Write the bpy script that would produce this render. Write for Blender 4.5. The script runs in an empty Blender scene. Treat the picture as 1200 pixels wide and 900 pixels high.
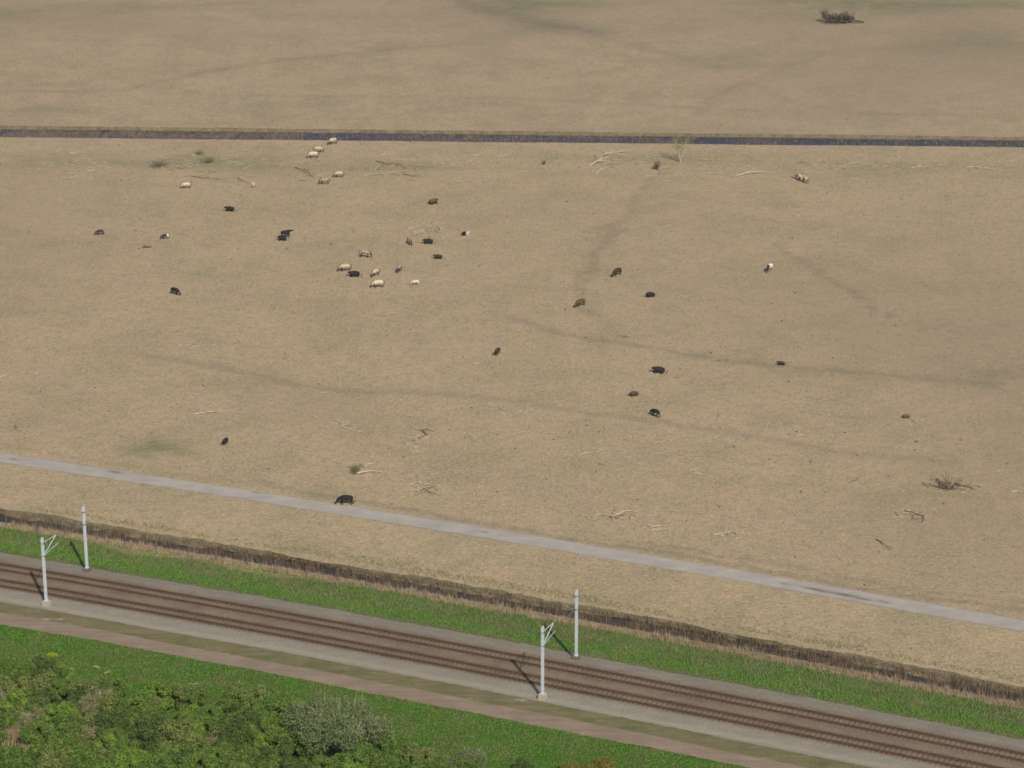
import bpy, math, random
import numpy as np
from mathutils import Vector, Matrix

C = bpy.data.collections.new("place"); bpy.context.scene.collection.children.link(C)
R = math.radians
# ------------------------------------------------------------------ camera, sky, sun, exposure
FPX, PITCH, ROLL, CAMH = 3200.0, R(19.8), R(-0.2), 137.0
FWD = np.array([0, math.cos(PITCH), -math.sin(PITCH)]); _U = np.array([0, math.sin(PITCH), math.cos(PITCH)]); _R = np.array([1., 0, 0])
RT = math.cos(ROLL)*_R + math.sin(ROLL)*_U; UP = -math.sin(ROLL)*_R + math.cos(ROLL)*_U
sc = bpy.context.scene
cam = bpy.data.cameras.new("camera"); co = bpy.data.objects.new("camera", cam); C.objects.link(co)
m = Matrix(((RT[0], UP[0], -FWD[0], 0), (RT[1], UP[1], -FWD[1], 0), (RT[2], UP[2], -FWD[2], CAMH), (0, 0, 0, 1)))
co.matrix_world = m
cam.sensor_width = 36; cam.lens = 36*FPX/1200; cam.clip_end = 9000; cam.clip_start = 1
sc.camera = co
SUN_EL, SUN_AZ = R(40.0), R(-70.0)      # azimuth as an angle from +X
w = bpy.data.worlds.new("World"); sc.world = w; w.use_nodes = True
nt = w.node_tree; bg = nt.nodes["Background"]
sky = nt.nodes.new("ShaderNodeTexSky"); sky.sky_type = 'NISHITA'; sky.sun_disc = False
sky.sun_elevation = SUN_EL; sky.sun_rotation = R(90) - SUN_AZ
sky.dust_density = 2.0; sky.air_density = 1.0
nt.links.new(sky.outputs[0], bg.inputs[0]); bg.inputs[1].default_value = 0.08
sl = bpy.data.lights.new("sun", 'SUN'); sl.energy = 3.7; sl.angle = R(0.53); sl.color = (1.0, 0.94, 0.84)
so = bpy.data.objects.new("sun", sl); C.objects.link(so)
sd = Vector((math.cos(SUN_EL)*math.cos(SUN_AZ), math.cos(SUN_EL)*math.sin(SUN_AZ), math.sin(SUN_EL)))
so.rotation_euler = sd.to_track_quat('Z', 'Y').to_euler(); so.location = (0, 0, 300)
sc.view_settings.view_transform = 'Standard'; sc.view_settings.look = 'None'
sc.view_settings.exposure = 0.16; sc.view_settings.gamma = 1.0
sc.cycles.filter_width = 1.7
sc.cycles.max_bounces = 6; sc.cycles.transparent_max_bounces = 8

# ------------------------------------------------------------------ helpers
def at(px, py, z=0.0):
    d = FWD*FPX + RT*(px-600) - UP*(py-450)
    t = (z-CAMH)/d[2]
    return np.array([d[0]*t, d[1]*t, z])
def proj(P):
    P = np.asarray(P, float) - np.array([0, 0, CAMH]); q = P @ FWD
    return 600+FPX*(P @ RT)/q, 450-FPX*(P @ UP)/q
def q_(x):
    x = np.asarray(x, float)
    def base(u): return -3.431e-4*u*u - 0.4413*u + 281.06
    xc = np.clip(x, -160, 160); y = base(xc)
    s = -6.862e-4*xc - 0.4413
    e = np.abs(x) - np.abs(xc)                       # beyond the modelled stretch the line eases off
    y = y + np.sign(x)*s*120*(1-np.exp(-e/120.))
    return y
def dq(x): return (q_(np.asarray(x)+.5) - q_(np.asarray(x)-.5))
def fr(x, v, z=0.0):                                 # rail frame: v metres beyond the nearest rail
    d = dq(x); n = np.sqrt(1+d*d)
    return np.array([x - v*d/n, q_(x) + v/n, z])
def wig(x, seed, amp, sc_=1.0):
    r = np.random.RandomState(seed); y = 0*np.asarray(x, float)
    for k, f in enumerate((.05, .12, .31, .8, 1.7, 2.9)):
        y = y + r.uniform(.6, 1.2)*np.sin(x*f*sc_*r.uniform(.8, 1.2)*2 + r.uniform(0, 6.28))/(1+k*.45)
    return y*amp*.45
def tag(o, label=None, cat=None, group=None, kind=None):
    if label: o["label"] = label
    if cat: o["category"] = cat
    if group: o["group"] = group
    if kind: o["kind"] = kind
    return o
def link(name, me, parent=None):
    o = bpy.data.objects.new(name, me); C.objects.link(o)
    if parent is not None: o.parent = parent
    return o
def empty(name, loc, rz=0, s=1):
    o = bpy.data.objects.new(name, None); C.objects.link(o); o.location = loc; o.rotation_euler = (0, 0, rz); o.scale = (s, s, s)
    o.empty_display_size = .3
    return o
class MB:
    def __init__(s): s.v = []; s.f = []
    def add(s, v, f):
        n = len(s.v); s.v += [tuple(p) for p in v]; s.f += [tuple(i+n for i in q) for q in f]; return s
    def box(s, cx, cy, cz, sx, sy, sz, rz=0):
        c_, s_ = math.cos(rz), math.sin(rz); P = []
        for dz in (-1, 1):
            for dx, dy in ((-1, -1), (1, -1), (1, 1), (-1, 1)):
                x, y = dx*sx/2, dy*sy/2; P.append((cx+x*c_-y*s_, cy+x*s_+y*c_, cz+dz*sz/2))
        return s.add(P, [(3, 2, 1, 0), (4, 5, 6, 7), (0, 1, 5, 4), (1, 2, 6, 5), (2, 3, 7, 6), (3, 0, 4, 7)])
    def tube(s, pts, rad, n=6, cap=True):
        pts = [Vector(p) for p in pts]; P = []; F = []
        if not hasattr(rad, '__len__'): rad = [rad]*len(pts)
        for i, p in enumerate(pts):
            t = (pts[min(i+1, len(pts)-1)] - pts[max(i-1, 0)]).normalized()
            a = t.cross(Vector((0, 0, 1)));
            if a.length < .05: a = t.cross(Vector((1, 0, 0)))
            a.normalize(); b = t.cross(a)
            for k in range(n):
                th = 6.28318*k/n; P.append(p + (a*math.cos(th)+b*math.sin(th))*rad[i])
        for i in range(len(pts)-1):
            for k in range(n):
                k2 = (k+1) % n; F.append((i*n+k, i*n+k2, (i+1)*n+k2, (i+1)*n+k))
        if cap: F.append(tuple(range(n-1, -1, -1))); F.append(tuple((len(pts)-1)*n+k for k in range(n)))
        return s.add(P, F)
    def mesh(s, name, mat, smooth=False):
        me = bpy.data.meshes.new(name); me.from_pydata(s.v, [], s.f); me.update()
        me.materials.append(mat)
        if smooth: me.polygons.foreach_set("use_smooth", [True]*len(me.polygons))
        return me
    def build(s, name, mat, parent=None, smooth=False): return link(name, s.mesh(name, mat, smooth), parent)
def np_mesh(name, V, F, mat, smooth=False):
    me = bpy.data.meshes.new(name); V = np.asarray(V, np.float32); F = np.asarray(F, np.int32); k = F.shape[1]
    me.vertices.add(len(V)); me.vertices.foreach_set("co", V.ravel())
    me.loops.add(F.size); me.loops.foreach_set("vertex_index", F.ravel())
    me.polygons.add(len(F)); me.polygons.foreach_set("loop_start", np.arange(len(F), dtype=np.int32)*k)
    me.update(calc_edges=True); me.materials.append(mat)
    if smooth: me.polygons.foreach_set("use_smooth", [True]*len(F))
    return me

# ------------------------------------------------------------------ materials
def mat(name, rough=.9, spec=.2):
    m = bpy.data.materials.new(name); m.use_nodes = True; b = m.node_tree.nodes["Principled BSDF"]
    b.inputs["Roughness"].default_value = rough; b.inputs["Specular IOR Level"].default_value = spec
    return m, m.node_tree, b
def N(nt, t, **k):
    n = nt.nodes.new(t)
    for a, v in k.items(): setattr(n, a, v)
    return n
def coords(nt, scale=(1, 1, 1), obj=True):
    tc = N(nt, "ShaderNodeTexCoord"); mp = N(nt, "ShaderNodeMapping"); mp.inputs["Scale"].default_value = scale
    nt.links.new(tc.outputs["Object"], mp.inputs[0]); return mp.outputs[0]
def noise(nt, vec, s, det=3, rough=.55, lo=.35, hi=.65):
    n = N(nt, "ShaderNodeTexNoise"); n.inputs["Scale"].default_value = s; n.inputs["Detail"].default_value = det; n.inputs["Roughness"].default_value = rough
    nt.links.new(vec, n.inputs["Vector"])
    r = N(nt, "ShaderNodeMapRange"); r.inputs[1].default_value = lo; r.inputs[2].default_value = hi
    nt.links.new(n.outputs[0], r.inputs[0]); return r.outputs[0]
def mix(nt, f, a, b):
    n = N(nt, "ShaderNodeMix", data_type='RGBA')
    if isinstance(f, (int, float)): n.inputs[0].default_value = f
    else: nt.links.new(f, n.inputs[0])
    for i, c in ((6, a), (7, b)):
        if isinstance(c, tuple): n.inputs[i].default_value = (*c, 1)
        else: nt.links.new(c, n.inputs[i])
    return n.outputs[2]
def math_(nt, op, a, b):
    n = N(nt, "ShaderNodeMath", operation=op); n.use_clamp = True
    for i, c in ((0, a), (1, b)):
        if isinstance(c, (int, float)): n.inputs[i].default_value = c
        else: nt.links.new(c, n.inputs[i])
    return n.outputs[0]
def streak(nt, f=.07, across=1.1, lo=.4, hi=.65):      # long marks running with the railway and road
    tc = N(nt, "ShaderNodeTexCoord"); mp = N(nt, "ShaderNodeMapping"); mp.inputs["Rotation"].default_value = (0, 0, math.radians(24)); mp.inputs["Scale"].default_value = (f, across, 1)
    nt.links.new(tc.outputs["Object"], mp.inputs[0]); return noise(nt, mp.outputs[0], 1.6, 4, .7, lo, hi)
def attr(nt, name):
    n = N(nt, "ShaderNodeAttribute"); n.attribute_name = name; return n.outputs["Fac"]
def bump(nt, b, h, st, dist=.1):
    n = N(nt, "ShaderNodeBump"); n.inputs["Strength"].default_value = st; n.inputs["Distance"].default_value = dist
    nt.links.new(h, n.inputs["Height"]); nt.links.new(n.outputs[0], b.inputs["Normal"])
def simple(name, a, b_=None, s=3.0, rough=.8, spec=.2, det=3):
    m, nt, b = mat(name, rough, spec)
    if b_ is None: b_ = tuple(c*.75 for c in a)
    nt.links.new(mix(nt, noise(nt, coords(nt), s, det), a, b_), b.inputs["Base Color"]); return m

def pasture_mat(name, worn=True, c1=(.40, .302, .182), c2=(.335, .262, .15), green=.4):
    m, nt, b = mat(name, 1.0, .05); v = coords(nt)
    col = mix(nt, noise(nt, v, .045, 5, .7, .38, .62), c1, c2)
    col = mix(nt, math_(nt, 'MULTIPLY', noise(nt, coords(nt, (.8, 1.2, 1)), .06, 6, .75, .5, .66), .38), col, (.24, .20, .135))   # trampled, greyer stretches
    col = mix(nt, math_(nt, 'MULTIPLY', noise(nt, v, .16, 5, .7, .46, .62), .5), col, (.46, .305, .205))        # warm bleached litter
    col = mix(nt, math_(nt, 'MULTIPLY', noise(nt, coords(nt, (1.3, .9, 1)), .28, 5, .75, .5, .64), .55), col, (.36, .31, .145))   # yellowish straw
    col = mix(nt, math_(nt, 'MULTIPLY', noise(nt, v, .09, 5, .65, .5, .72), green), col, (.20, .195, .10))      # greener sward patches
    vs = coords(nt, (.75, .8, 1))
    col = mix(nt, math_(nt, 'MULTIPLY', noise(nt, vs, .8, 5, .8, .45, .62), .5), col, (.20, .165, .11))         # tussock texture
    col = mix(nt, math_(nt, 'MULTIPLY', noise(nt, v, 1.9, 4, .8, .46, .64), .6), col, (.53, .415, .28))
    col = mix(nt, math_(nt, 'MULTIPLY', noise(nt, v, 3.1, 2, .7, .5, .66), .5), col, (.16, .13, .09))
    col = mix(nt, math_(nt, 'MULTIPLY', noise(nt, v, 1.1, 2, .5, .69, .74), .6), col, (.11, .085, .065))        # dung and bare spots
    if worn:
        br = noise(nt, v, .3, 5, .8, .3, .6)
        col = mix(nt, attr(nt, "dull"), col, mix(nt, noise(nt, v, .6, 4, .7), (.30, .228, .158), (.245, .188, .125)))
        col = mix(nt, math_(nt, 'MULTIPLY', attr(nt, "green"), math_(nt, 'ADD', math_(nt, 'MULTIPLY', br, .7), .3)), col, (.14, .15, .08))
        col = mix(nt, math_(nt, 'MULTIPLY', attr(nt, "wear"), math_(nt, 'ADD', math_(nt, 'MULTIPLY', br, .7), .3)), col, (.165, .14, .10))
    nt.links.new(col, b.inputs["Base Color"])
    bump(nt, b, noise(nt, v, 1.8, 4, .7, .2, .8), .6, .12); return m
M = {}
M['pasture'] = pasture_mat("dry_pasture")
M['farpast'] = pasture_mat("far_pasture", True, (.355, .272, .175), (.29, .228, .145), .55)
M['strip'] = pasture_mat("pasture_strip", False, (.395, .305, .178), (.33, .262, .145), .6)
m, nt_, b = mat("road_concrete", .85, .25); v = coords(nt_)
col = mix(nt_, noise(nt_, v, .35, 4, .6), (.41, .37, .315), (.34, .305, .26))
col = mix(nt_, math_(nt_, 'MULTIPLY', noise(nt_, v, 6, 3, .7, .5, .7), .4), col, (.23, .21, .185))
col = mix(nt_, attr(nt_, "wear"), col, (.13, .095, .07))
col = mix(nt_, math_(nt_, 'MULTIPLY', streak(nt_), .35), col, (.25, .225, .19))
col = mix(nt_, math_(nt_, 'MULTIPLY', attr(nt_, 'edge'), .75), col, (.20, .165, .11))  # edge wear plus a painted shadow line darken both sides of the road
nt_.links.new(col, b.inputs["Base Color"]); M['road'] = m
m, nt_, b = mat("bank_soil", 1, .1); v = coords(nt_)
col = mix(nt_, noise(nt_, v, .8, 4, .7), (.22, .175, .11), (.13, .105, .065)); nt_.links.new(col, b.inputs["Base Color"]); bump(nt_, b, noise(nt_, v, 4, 3), .8, .15); M['bank'] = m
def water_mat(name, c, rough):
    m, nt, b = mat(name, rough, .5); b.inputs["Base Color"].default_value = (*c, 1); b.inputs["IOR"].default_value = 1.33
    bump(nt, b, noise(nt, coords(nt), 3.0, 2), .05, .02); return m
M['ditchwater'] = water_mat("ditch_water", (.045, .036, .034), .5)
M['canalwater'] = water_mat("canal_water", (.045, .045, .06), .42)
m, nt_, b = mat("verge_grass", 1, .08); v = coords(nt_)
col = mix(nt_, noise(nt_, v, .25, 4, .6), (.09, .16, .035), (.17, .19, .085))
col = mix(nt_, math_(nt_, 'MULTIPLY', noise(nt_, v, .45, 4, .6, .5, .7), .5), col, (.25, .22, .11))
col = mix(nt_, attr(nt_, "reed"), col, (.42, .33, .21))
col = mix(nt_, math_(nt_, "MULTIPLY", attr(nt_, "vivid"), .8), col, (.10, .21, .03))  # livelier green grass in a band on the ballast side of the verge
col = mix(nt_, attr(nt_, "dry"), col, (.20, .165, .085))
col = mix(nt_, math_(nt_, 'MULTIPLY', noise(nt_, v, 3, 3, .7, .5, .75), .5), col, (.05, .07, .02))
nt_.links.new(col, b.inputs["Base Color"]); bump(nt_, b, noise(nt_, v, 3, 4), 1, .2); M['verge'] = m
m, nt_, b = mat("ballast_stone", .95, .15); v = coords(nt_)
col = mix(nt_, noise(nt_, v, .3, 4, .6), (.355, .318, .25), (.29, .26, .20))
col = mix(nt_, math_(nt_, 'MULTIPLY', noise(nt_, v, 5, 3, .8, .4, .65), .8), col, (.18, .165, .135))
col = mix(nt_, math_(nt_, 'MULTIPLY', noise(nt_, v, 9, 2, .6, .6, .72), .7), col, (.5, .47, .42))
col = mix(nt_, math_(nt_, 'MULTIPLY', streak(nt_, .05, .8, .42, .62), .45), col, (.24, .205, .155))
rb = math_(nt_, 'MULTIPLY', attr(nt_, "rust"), math_(nt_, 'ADD', math_(nt_, 'MULTIPLY', noise(nt_, v, .7, 4, .7), .35), .65))
col = mix(nt_, rb, col, mix(nt_, noise(nt_, v, .12, 3, .6, .4, .6), (.165, .108, .066), (.215, .150, .092)))
col = mix(nt_, attr(nt_, "oil"), col, mix(nt_, noise(nt_, v, .08, 3, .6, .45, .6), (.066, .040, .028), (.115, .050, .028)))
col = mix(nt_, math_(nt_, 'MULTIPLY', attr(nt_, "sand"), .8), col, (.36, .31, .24))
nt_.links.new(col, b.inputs["Base Color"]); bump(nt_, b, noise(nt_, v, 9, 3), .8, .08); M['ballast'] = m
m, nt_, b = mat("weedy_soil", 1, .1); v = coords(nt_)
col = mix(nt_, noise(nt_, v, .3, 4, .6), (.17, .15, .075), (.225, .175, .105))
col = mix(nt_, math_(nt_, 'MULTIPLY', noise(nt_, coords(nt_, (.5, 1, 1)), .5, 4, .7, .5, .66), .8), col, (.10, .125, .04))
col = mix(nt_, math_(nt_, 'MULTIPLY', noise(nt_, coords(nt_, (.3, .8, 1)), .45, 4, .7, .62, .7), .8), col, (.46, .40, .28))
col = mix(nt_, math_(nt_, 'MULTIPLY', streak(nt_, .06, .8, .45, .6), .6), col, (.13, .12, .055))
col = mix(nt_, math_(nt_, 'MULTIPLY', streak(nt_, .25, 1.6, .62, .72), .7), col, (.42, .38, .28))
nt_.links.new(col, b.inputs["Base Color"]); bump(nt_, b, noise(nt_, v, 5, 3), .7, .1); M['weedy'] = m
m, nt_, b = mat("dirt_track", 1, .1); v = coords(nt_)
col = mix(nt_, noise(nt_, v, .35, 4, .6), (.285, .215, .158), (.235, .175, .125))
col = mix(nt_, math_(nt_, 'MULTIPLY', noise(nt_, v, 3, 4, .7, .5, .7), .5), col, (.33, .26, .20))
col = mix(nt_, math_(nt_, 'MULTIPLY', streak(nt_, .05, .9, .45, .62), .5), col, (.17, .135, .09))
col = mix(nt_, math_(nt_, 'MULTIPLY', streak(nt_, .12, 1.5, .55, .68), .5), col, (.2, .19, .09))
nt_.links.new(col, b.inputs["Base Color"]); bump(nt_, b, noise(nt_, v, 5, 3), .6, .06); M['dirt'] = m
m, nt_, b = mat("meadow_grass", 1, .08); v = coords(nt_)
col = mix(nt_, noise(nt_, v, .22, 4, .6, .4, .6), (.085, .18, .025), (.125, .18, .045))
col = mix(nt_, math_(nt_, 'MULTIPLY', noise(nt_, v, .3, 5, .7, .52, .66), .6), col, (.2, .19, .09))
col = mix(nt_, math_(nt_, 'MULTIPLY', noise(nt_, v, 2.5, 3, .7, .5, .75), .5), col, (.03, .06, .015))
nt_.links.new(col, b.inputs["Base Color"]); bump(nt_, b, noise(nt_, v, 3, 4), 1, .25); M['meadow'] = m
def leaf_mat(name, a, c, trans=.35, s=1.1, det=3):
    m, nt, b = mat(name, .85, .1); v = coords(nt)
    col = mix(nt, noise(nt, v, s, det, .7, .38, .62), a, c)
    nt.links.new(col, b.inputs["Base Color"])
    t = N(nt, "ShaderNodeBsdfTranslucent"); nt.links.new(col, t.inputs[0])
    ms = N(nt, "ShaderNodeMixShader"); ms.inputs[0].default_value = trans
    nt.links.new(b.outputs[0], ms.inputs[1]); nt.links.new(t.outputs[0], ms.inputs[2])
    nt.links.new(ms.outputs[0], nt.nodes["Material Output"].inputs[0]); return m
M['reed'] = leaf_mat("reed_straw", (.52, .41, .27), (.37, .29, .18), .3, .8)
M['reeddark'] = leaf_mat("reed_brown", (.24, .175, .10), (.14, .105, .065), .2, .8)
M['bankgrass'] = leaf_mat('bank_blade', (.31, .25, .15), (.17, .15, .08), .25, .5, 4)
M['reedrust'] = leaf_mat("reed_rust", (.30, .215, .16), (.19, .15, .125), .2, .15, 4)
M['blade'] = leaf_mat("grass_blade", (.155, .29, .045), (.235, .29, .10), .35, .3, 5)
M['bladedry'] = leaf_mat("grass_dry", (.30, .27, .13), (.17, .20, .07), .3, .6, 4)
M['blademead'] = leaf_mat("grass_meadow", (.135, .285, .035), (.20, .29, .065), .35, .22, 5)
M['tuft'] = leaf_mat("pasture_tuft", (.22, .18, .10), (.14, .13, .07), .2, .3, 3)
M['steel'] = simple("galvanised_steel", (.50, .53, .56), (.42, .45, .48), 2, .55, .4)
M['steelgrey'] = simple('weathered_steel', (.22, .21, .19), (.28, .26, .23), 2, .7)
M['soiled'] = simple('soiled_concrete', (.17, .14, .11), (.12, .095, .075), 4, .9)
M['steeldark'] = simple("dark_band", (.12, .15, .15), None, 3, .5)
M['concrete'] = simple("foundation_concrete", (.42, .38, .29), (.33, .3, .23), 5, .9)
M['rail'] = simple("rail_rust", (.075, .042, .028), (.115, .06, .036), 1.5, .6, .3)
M['railtop'] = simple("rail_head", (.13, .10, .085), (.19, .15, .12), 1.0, .35, .5)
M['sleeper'] = simple("sleeper_concrete", (.095, .065, .045), (.125, .085, .058), 2, .95)
M['fencepost'] = simple("weathered_post", (.13, .10, .075), (.19, .15, .11), 6, .9)
M['wire'] = simple("fence_wire", (.2, .19, .18), None, 5, .5)
M['deadwood'] = simple("bleached_wood", (.52, .45, .34), (.38, .32, .235), 3, .85)
M['darkwood'] = simple("dark_wood", (.13, .095, .065), (.2, .15, .10), 3, .9)
M['bark'] = simple("bark", (.16, .13, .09), (.1, .08, .055), 4, .95)
M['palebark'] = simple("pale_bark", (.42, .38, .25), (.3, .27, .18), 3, .9)

# ------------------------------------------------------------------ the ground, swept in bands
XS = np.unique(np.concatenate([-np.geomspace(170, 4000, 26), np.arange(-170, 170.1, .75), np.geomspace(170, 4000, 26)]))
def vrow(v, z=0.0, seed=None, amp=0.0, s=1.0):
    d = dq(XS); y = q_(XS) + v*np.sqrt(1+d*d)
    if seed is not None: y = y + wig(XS, seed, amp, s)
    return y, z
def yrow(y0, sl_, z=0.0, seed=None, amp=0.0, s=1.0):
    y = y0 + sl_*np.clip(XS, -600, 600)
    if seed is not None: y = y + wig(XS, seed, amp, s)
    return y, z
def band(name, rows, mat_, label=None, attrs=None):
    P = []
    for y, z in rows: P.append(np.stack([XS, y, np.zeros_like(XS)+z], 1))
    V = np.concatenate(P); n = len(XS); k = len(rows)
    i = np.arange(n-1)[None, :] + n*np.arange(k-1)[:, None]; i = i.ravel()
    me = np_mesh(name, V, np.stack([i, i+1, i+1+n, i+n], 1), mat_, True)
    for nm, fn in (attrs or {}).items():
        a = me.attributes.new(nm, 'FLOAT', 'POINT'); a.data.foreach_set("value", np.clip(fn(V), 0, 1).astype(np.float32))
    o = link(name, me); o["kind"] = "structure"
    return o
def between(a, c, n, z0=None):
    return [((1-t)*a[0]+t*c[0], (1-t)*a[1]+t*c[1]) for t in np.linspace(0, 1, n)]
def vof(V):                                        # rail-frame offset of ground points
    d = dq(V[:, 0]); return (V[:, 1]-q_(V[:, 0]))/np.sqrt(1+d*d)
ROAD_T = vrow(39.55, 0, 3, .22); ROAD_B = vrow(36.2, 0, 4, .2)
DBANK_F = vrow(22.0, 0, 5, .7); DW_F = vrow(21.5, -.7, 6, .7, 1.4); DW_N = vrow(19.0, -.7, 7, .4); DBANK_N = vrow(18.0, 0, 8, .2)
SH_T = vrow(9.2, 0, 9, .35); CROWN_F = vrow(7.4, .3, 10, .12)
CROWN_N = vrow(-1.2, .3); BAL_N = vrow(-3.75, 0, 11, .2, 1.2); WEED_N = vrow(-6.5, 0, 12, .28); DIRT_N = vrow(-9.3, 0, 13, .28)
CAN_N = yrow(520.7, -.052, 0, 14, .28); CW_N = yrow(521.9, -.052, -.6, 15, .3); CW_F = yrow(528.75, -.058, -.6, 16, .4); CAN_F = yrow(529.4, -.058, 0, 17, .3)

TRAILS = [  # (pixel polyline, half-width in metres, strength)
 ([(790, 198), (752, 228), (730, 250), (712, 265), (705, 285), (690, 315), (677, 338), (690, 358), (705, 378), (722, 398)], 1.7, .3),
 ([(712, 262), (705, 285), (690, 315), (677, 338)], 1.5, .5),
 ([(600, 372), (660, 392), (720, 403), (790, 415), (850, 425), (960, 433), (1050, 441), (1160, 452)], 1.7, .48),
 ([(150, 415), (240, 428), (290, 437), (350, 450), (420, 459), (520, 460), (620, 470), (700, 484), (780, 497), (900, 515), (1000, 532), (1110, 542)], 1.6, .4),
 ([(915, 285), (960, 318), (1000, 345), (1045, 372)], 1.3, .42),
 ([(300, 562), (380, 580), (500, 601), (700, 638), (900, 670), (1060, 697), (1210, 716)], .9, .6),
 ([(700, 632), (900, 661), (1060, 688), (1200, 706)], .8, .45),
 ([(0, 520), (80, 535), (180, 552), (300, 566)], .6, .3),
 ([(690, 270), (712, 262), (725, 270), (705, 280)], 1.6, .4),
 ([(320, 290), (370, 300)], 1.5, .2), ([(190, 268), (250, 290)], .9, .25)]
FTRAILS = [([(-20, 108), (150, 106), (250, 83), (330, 70), (470, 57), (560, 50)], 1.6, .45),
 ([(300, 112), (600, 114), (760, 124), (900, 131), (1210, 136)], 1.5, .35),
 ([(600, 30), (700, 44), (780, 62), (850, 80)], 3.0, .3),
 ([(815, 135), (855, 108), (920, 78), (970, 62)], 2.0, .3), ([(870, 90), (930, 120), (1000, 130)], 1.4, .2), ([(540, 2), (600, 18), (640, 28), (700, 40)], 6.0, .65)]
GREENS = [((240, 190), 130, 8, .5), ((470, 195), 60, 6, .5), ((800, 185), 120, 7, .35), ((1060, 195), 150, 7, .35), ((182, 524), 36, 9, .95), ((165, 532), 22, 5, .6), ((180, 520), 40, 10, .35),
          ((60, 185), 60, 8, .3), ((700, 318), 40, 5, .15), ((1160, 440), 40, 10, .4), ((1080, 580), 70, 6, .3), ((560, 345), 80, 10, .15), ((900, 440), 200, 7, .12)]
FGREENS = [((620, 5), 60, 10, .85), ((640, 30), 45, 9, .5), ((1060, 6), 170, 9, .8), ((1150, 50), 90, 14, .5), ((940, 18), 110, 6, .35), ((50, 128), 40, 4, .5), ((160, 8), 120, 6, .4), ((930, 2), 60, 5, .7), ((10, 15), 40, 8, .4), ((850, 70), 80, 9, .25)]
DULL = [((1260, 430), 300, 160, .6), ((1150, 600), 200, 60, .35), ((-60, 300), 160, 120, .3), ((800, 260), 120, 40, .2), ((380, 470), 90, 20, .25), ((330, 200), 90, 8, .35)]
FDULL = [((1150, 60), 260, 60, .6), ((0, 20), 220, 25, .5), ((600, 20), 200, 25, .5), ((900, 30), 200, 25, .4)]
def trail_field(V, trails):
    out = np.zeros(len(V)); r = np.random.RandomState(5)
    jx = wig(V[:, 1], 31, 1.5, .8)+wig(V[:, 0], 32, .8, 1.2)
    P = V[:, :2] + np.stack([jx, wig(V[:, 0], 33, .9, .5)], 1)
    for pl, hw, st in trails:
        g = [at(*p)[:2] for p in pl]; dm = np.full(len(V), 1e9)
        for a, c in zip(g[:-1], g[1:]):
            ab = c-a; t = np.clip(((P-a) @ ab)/(ab @ ab), 0, 1); dm = np.minimum(dm, np.linalg.norm(P-(a+t[:, None]*ab), axis=1))
        out = np.maximum(out, st*np.exp(-(dm/(hw*.62))**2*.8))
    return out
def blob_field(V, blobs):
    out = np.zeros(len(V))
    for (px, py), rx, ry, st in blobs:
        c = at(px, py); ex = at(px+rx, py)-c; ey = at(px, py-ry)-c
        u = (V[:, 0]-c[0])/max(ex[0], .1); w_ = (V[:, 1]-c[1])/max(ey[1], .1)
        rr = np.sqrt(u*u+w_*w_)*(1+.25*np.sin(np.arctan2(w_, u)*3+px)+.15*np.sin(np.arctan2(w_, u)*5+py))
        out = np.maximum(out, st*np.exp(-rr**2))
    return out
PA = between(ROAD_T, CAN_N, 250)
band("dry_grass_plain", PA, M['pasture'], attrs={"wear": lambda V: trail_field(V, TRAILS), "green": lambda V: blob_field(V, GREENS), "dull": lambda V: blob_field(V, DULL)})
fr_rows = [CAN_F] + [yrow(529.2+d, -.058*max(0, 1-d/900.), 0) for d in list(np.arange(1.5, 200, 2.0))+[230, 280, 350, 450, 600, 900, 1400, 2200, 3600, 6000]]
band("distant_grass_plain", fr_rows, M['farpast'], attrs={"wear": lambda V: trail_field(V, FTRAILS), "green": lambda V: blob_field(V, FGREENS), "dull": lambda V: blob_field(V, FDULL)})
band("canal_bank", [CAN_N, CW_N], M['bank']); band("canal_bank", [CW_F, CAN_F], M['bank'])
band("canal_bed", [(CW_N[0]-.4, -.75), (CW_F[0]+.4, -.75)], M['bank'])
band("canal_water", [(CW_N[0]-.25, -.603), (CW_F[0]+.1, -.603)], M['canalwater'])
def road_wear(V):
    o = np.zeros(len(V))
    for px, py, rx, ry in ((955, 690.5, 13, 1.6), (990, 697, 17, 1.8), (1012, 702, 9, 1.2), (920, 684, 4, 1), (135, 553, 9, 1.6), (15, 538, 4, 1), (570, 624, 3, 1), (965, 693, 6, 1.5), (1035, 705, 6, 1), (300, 577, 3, .8)):
        c = at(px, py); a = (V[:, 0]-c[0])/(rx/9.5); vv = vof(V) - float(vof(c[None])[0]); o = np.maximum(o, np.exp(-a*a-(vv/(ry/4.2))**2))
    return o
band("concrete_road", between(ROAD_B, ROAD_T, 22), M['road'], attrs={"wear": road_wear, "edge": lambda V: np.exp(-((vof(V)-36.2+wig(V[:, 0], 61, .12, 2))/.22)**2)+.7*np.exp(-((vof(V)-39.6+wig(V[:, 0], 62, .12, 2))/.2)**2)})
band("grass_strip", between(DBANK_F, ROAD_B, 6), M['strip'])
band("ditch_bank", [DW_F, DBANK_F], M['bank']); band("ditch_bank", [DBANK_N, DW_N], M['bank'])
band("ditch_bed", [(DW_N[0]-.3, -.85), (DW_F[0]+.3, -.85)], M['bank'])
band("ditch_water", [(DW_N[0]-.25, -.703), (DW_F[0]+.15, -.703)], M['ditchwater'])
def f_reed(V):
    v = vof(V); e = 16.6 + wig(V[:, 0], 21, .55, 1.5) - 1.6*np.exp(-((V[:, 0]+48)/5)**2) - 1.5*np.exp(-((V[:, 0]+32)/6)**2)
    return (v-e)/.7+.5
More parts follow.
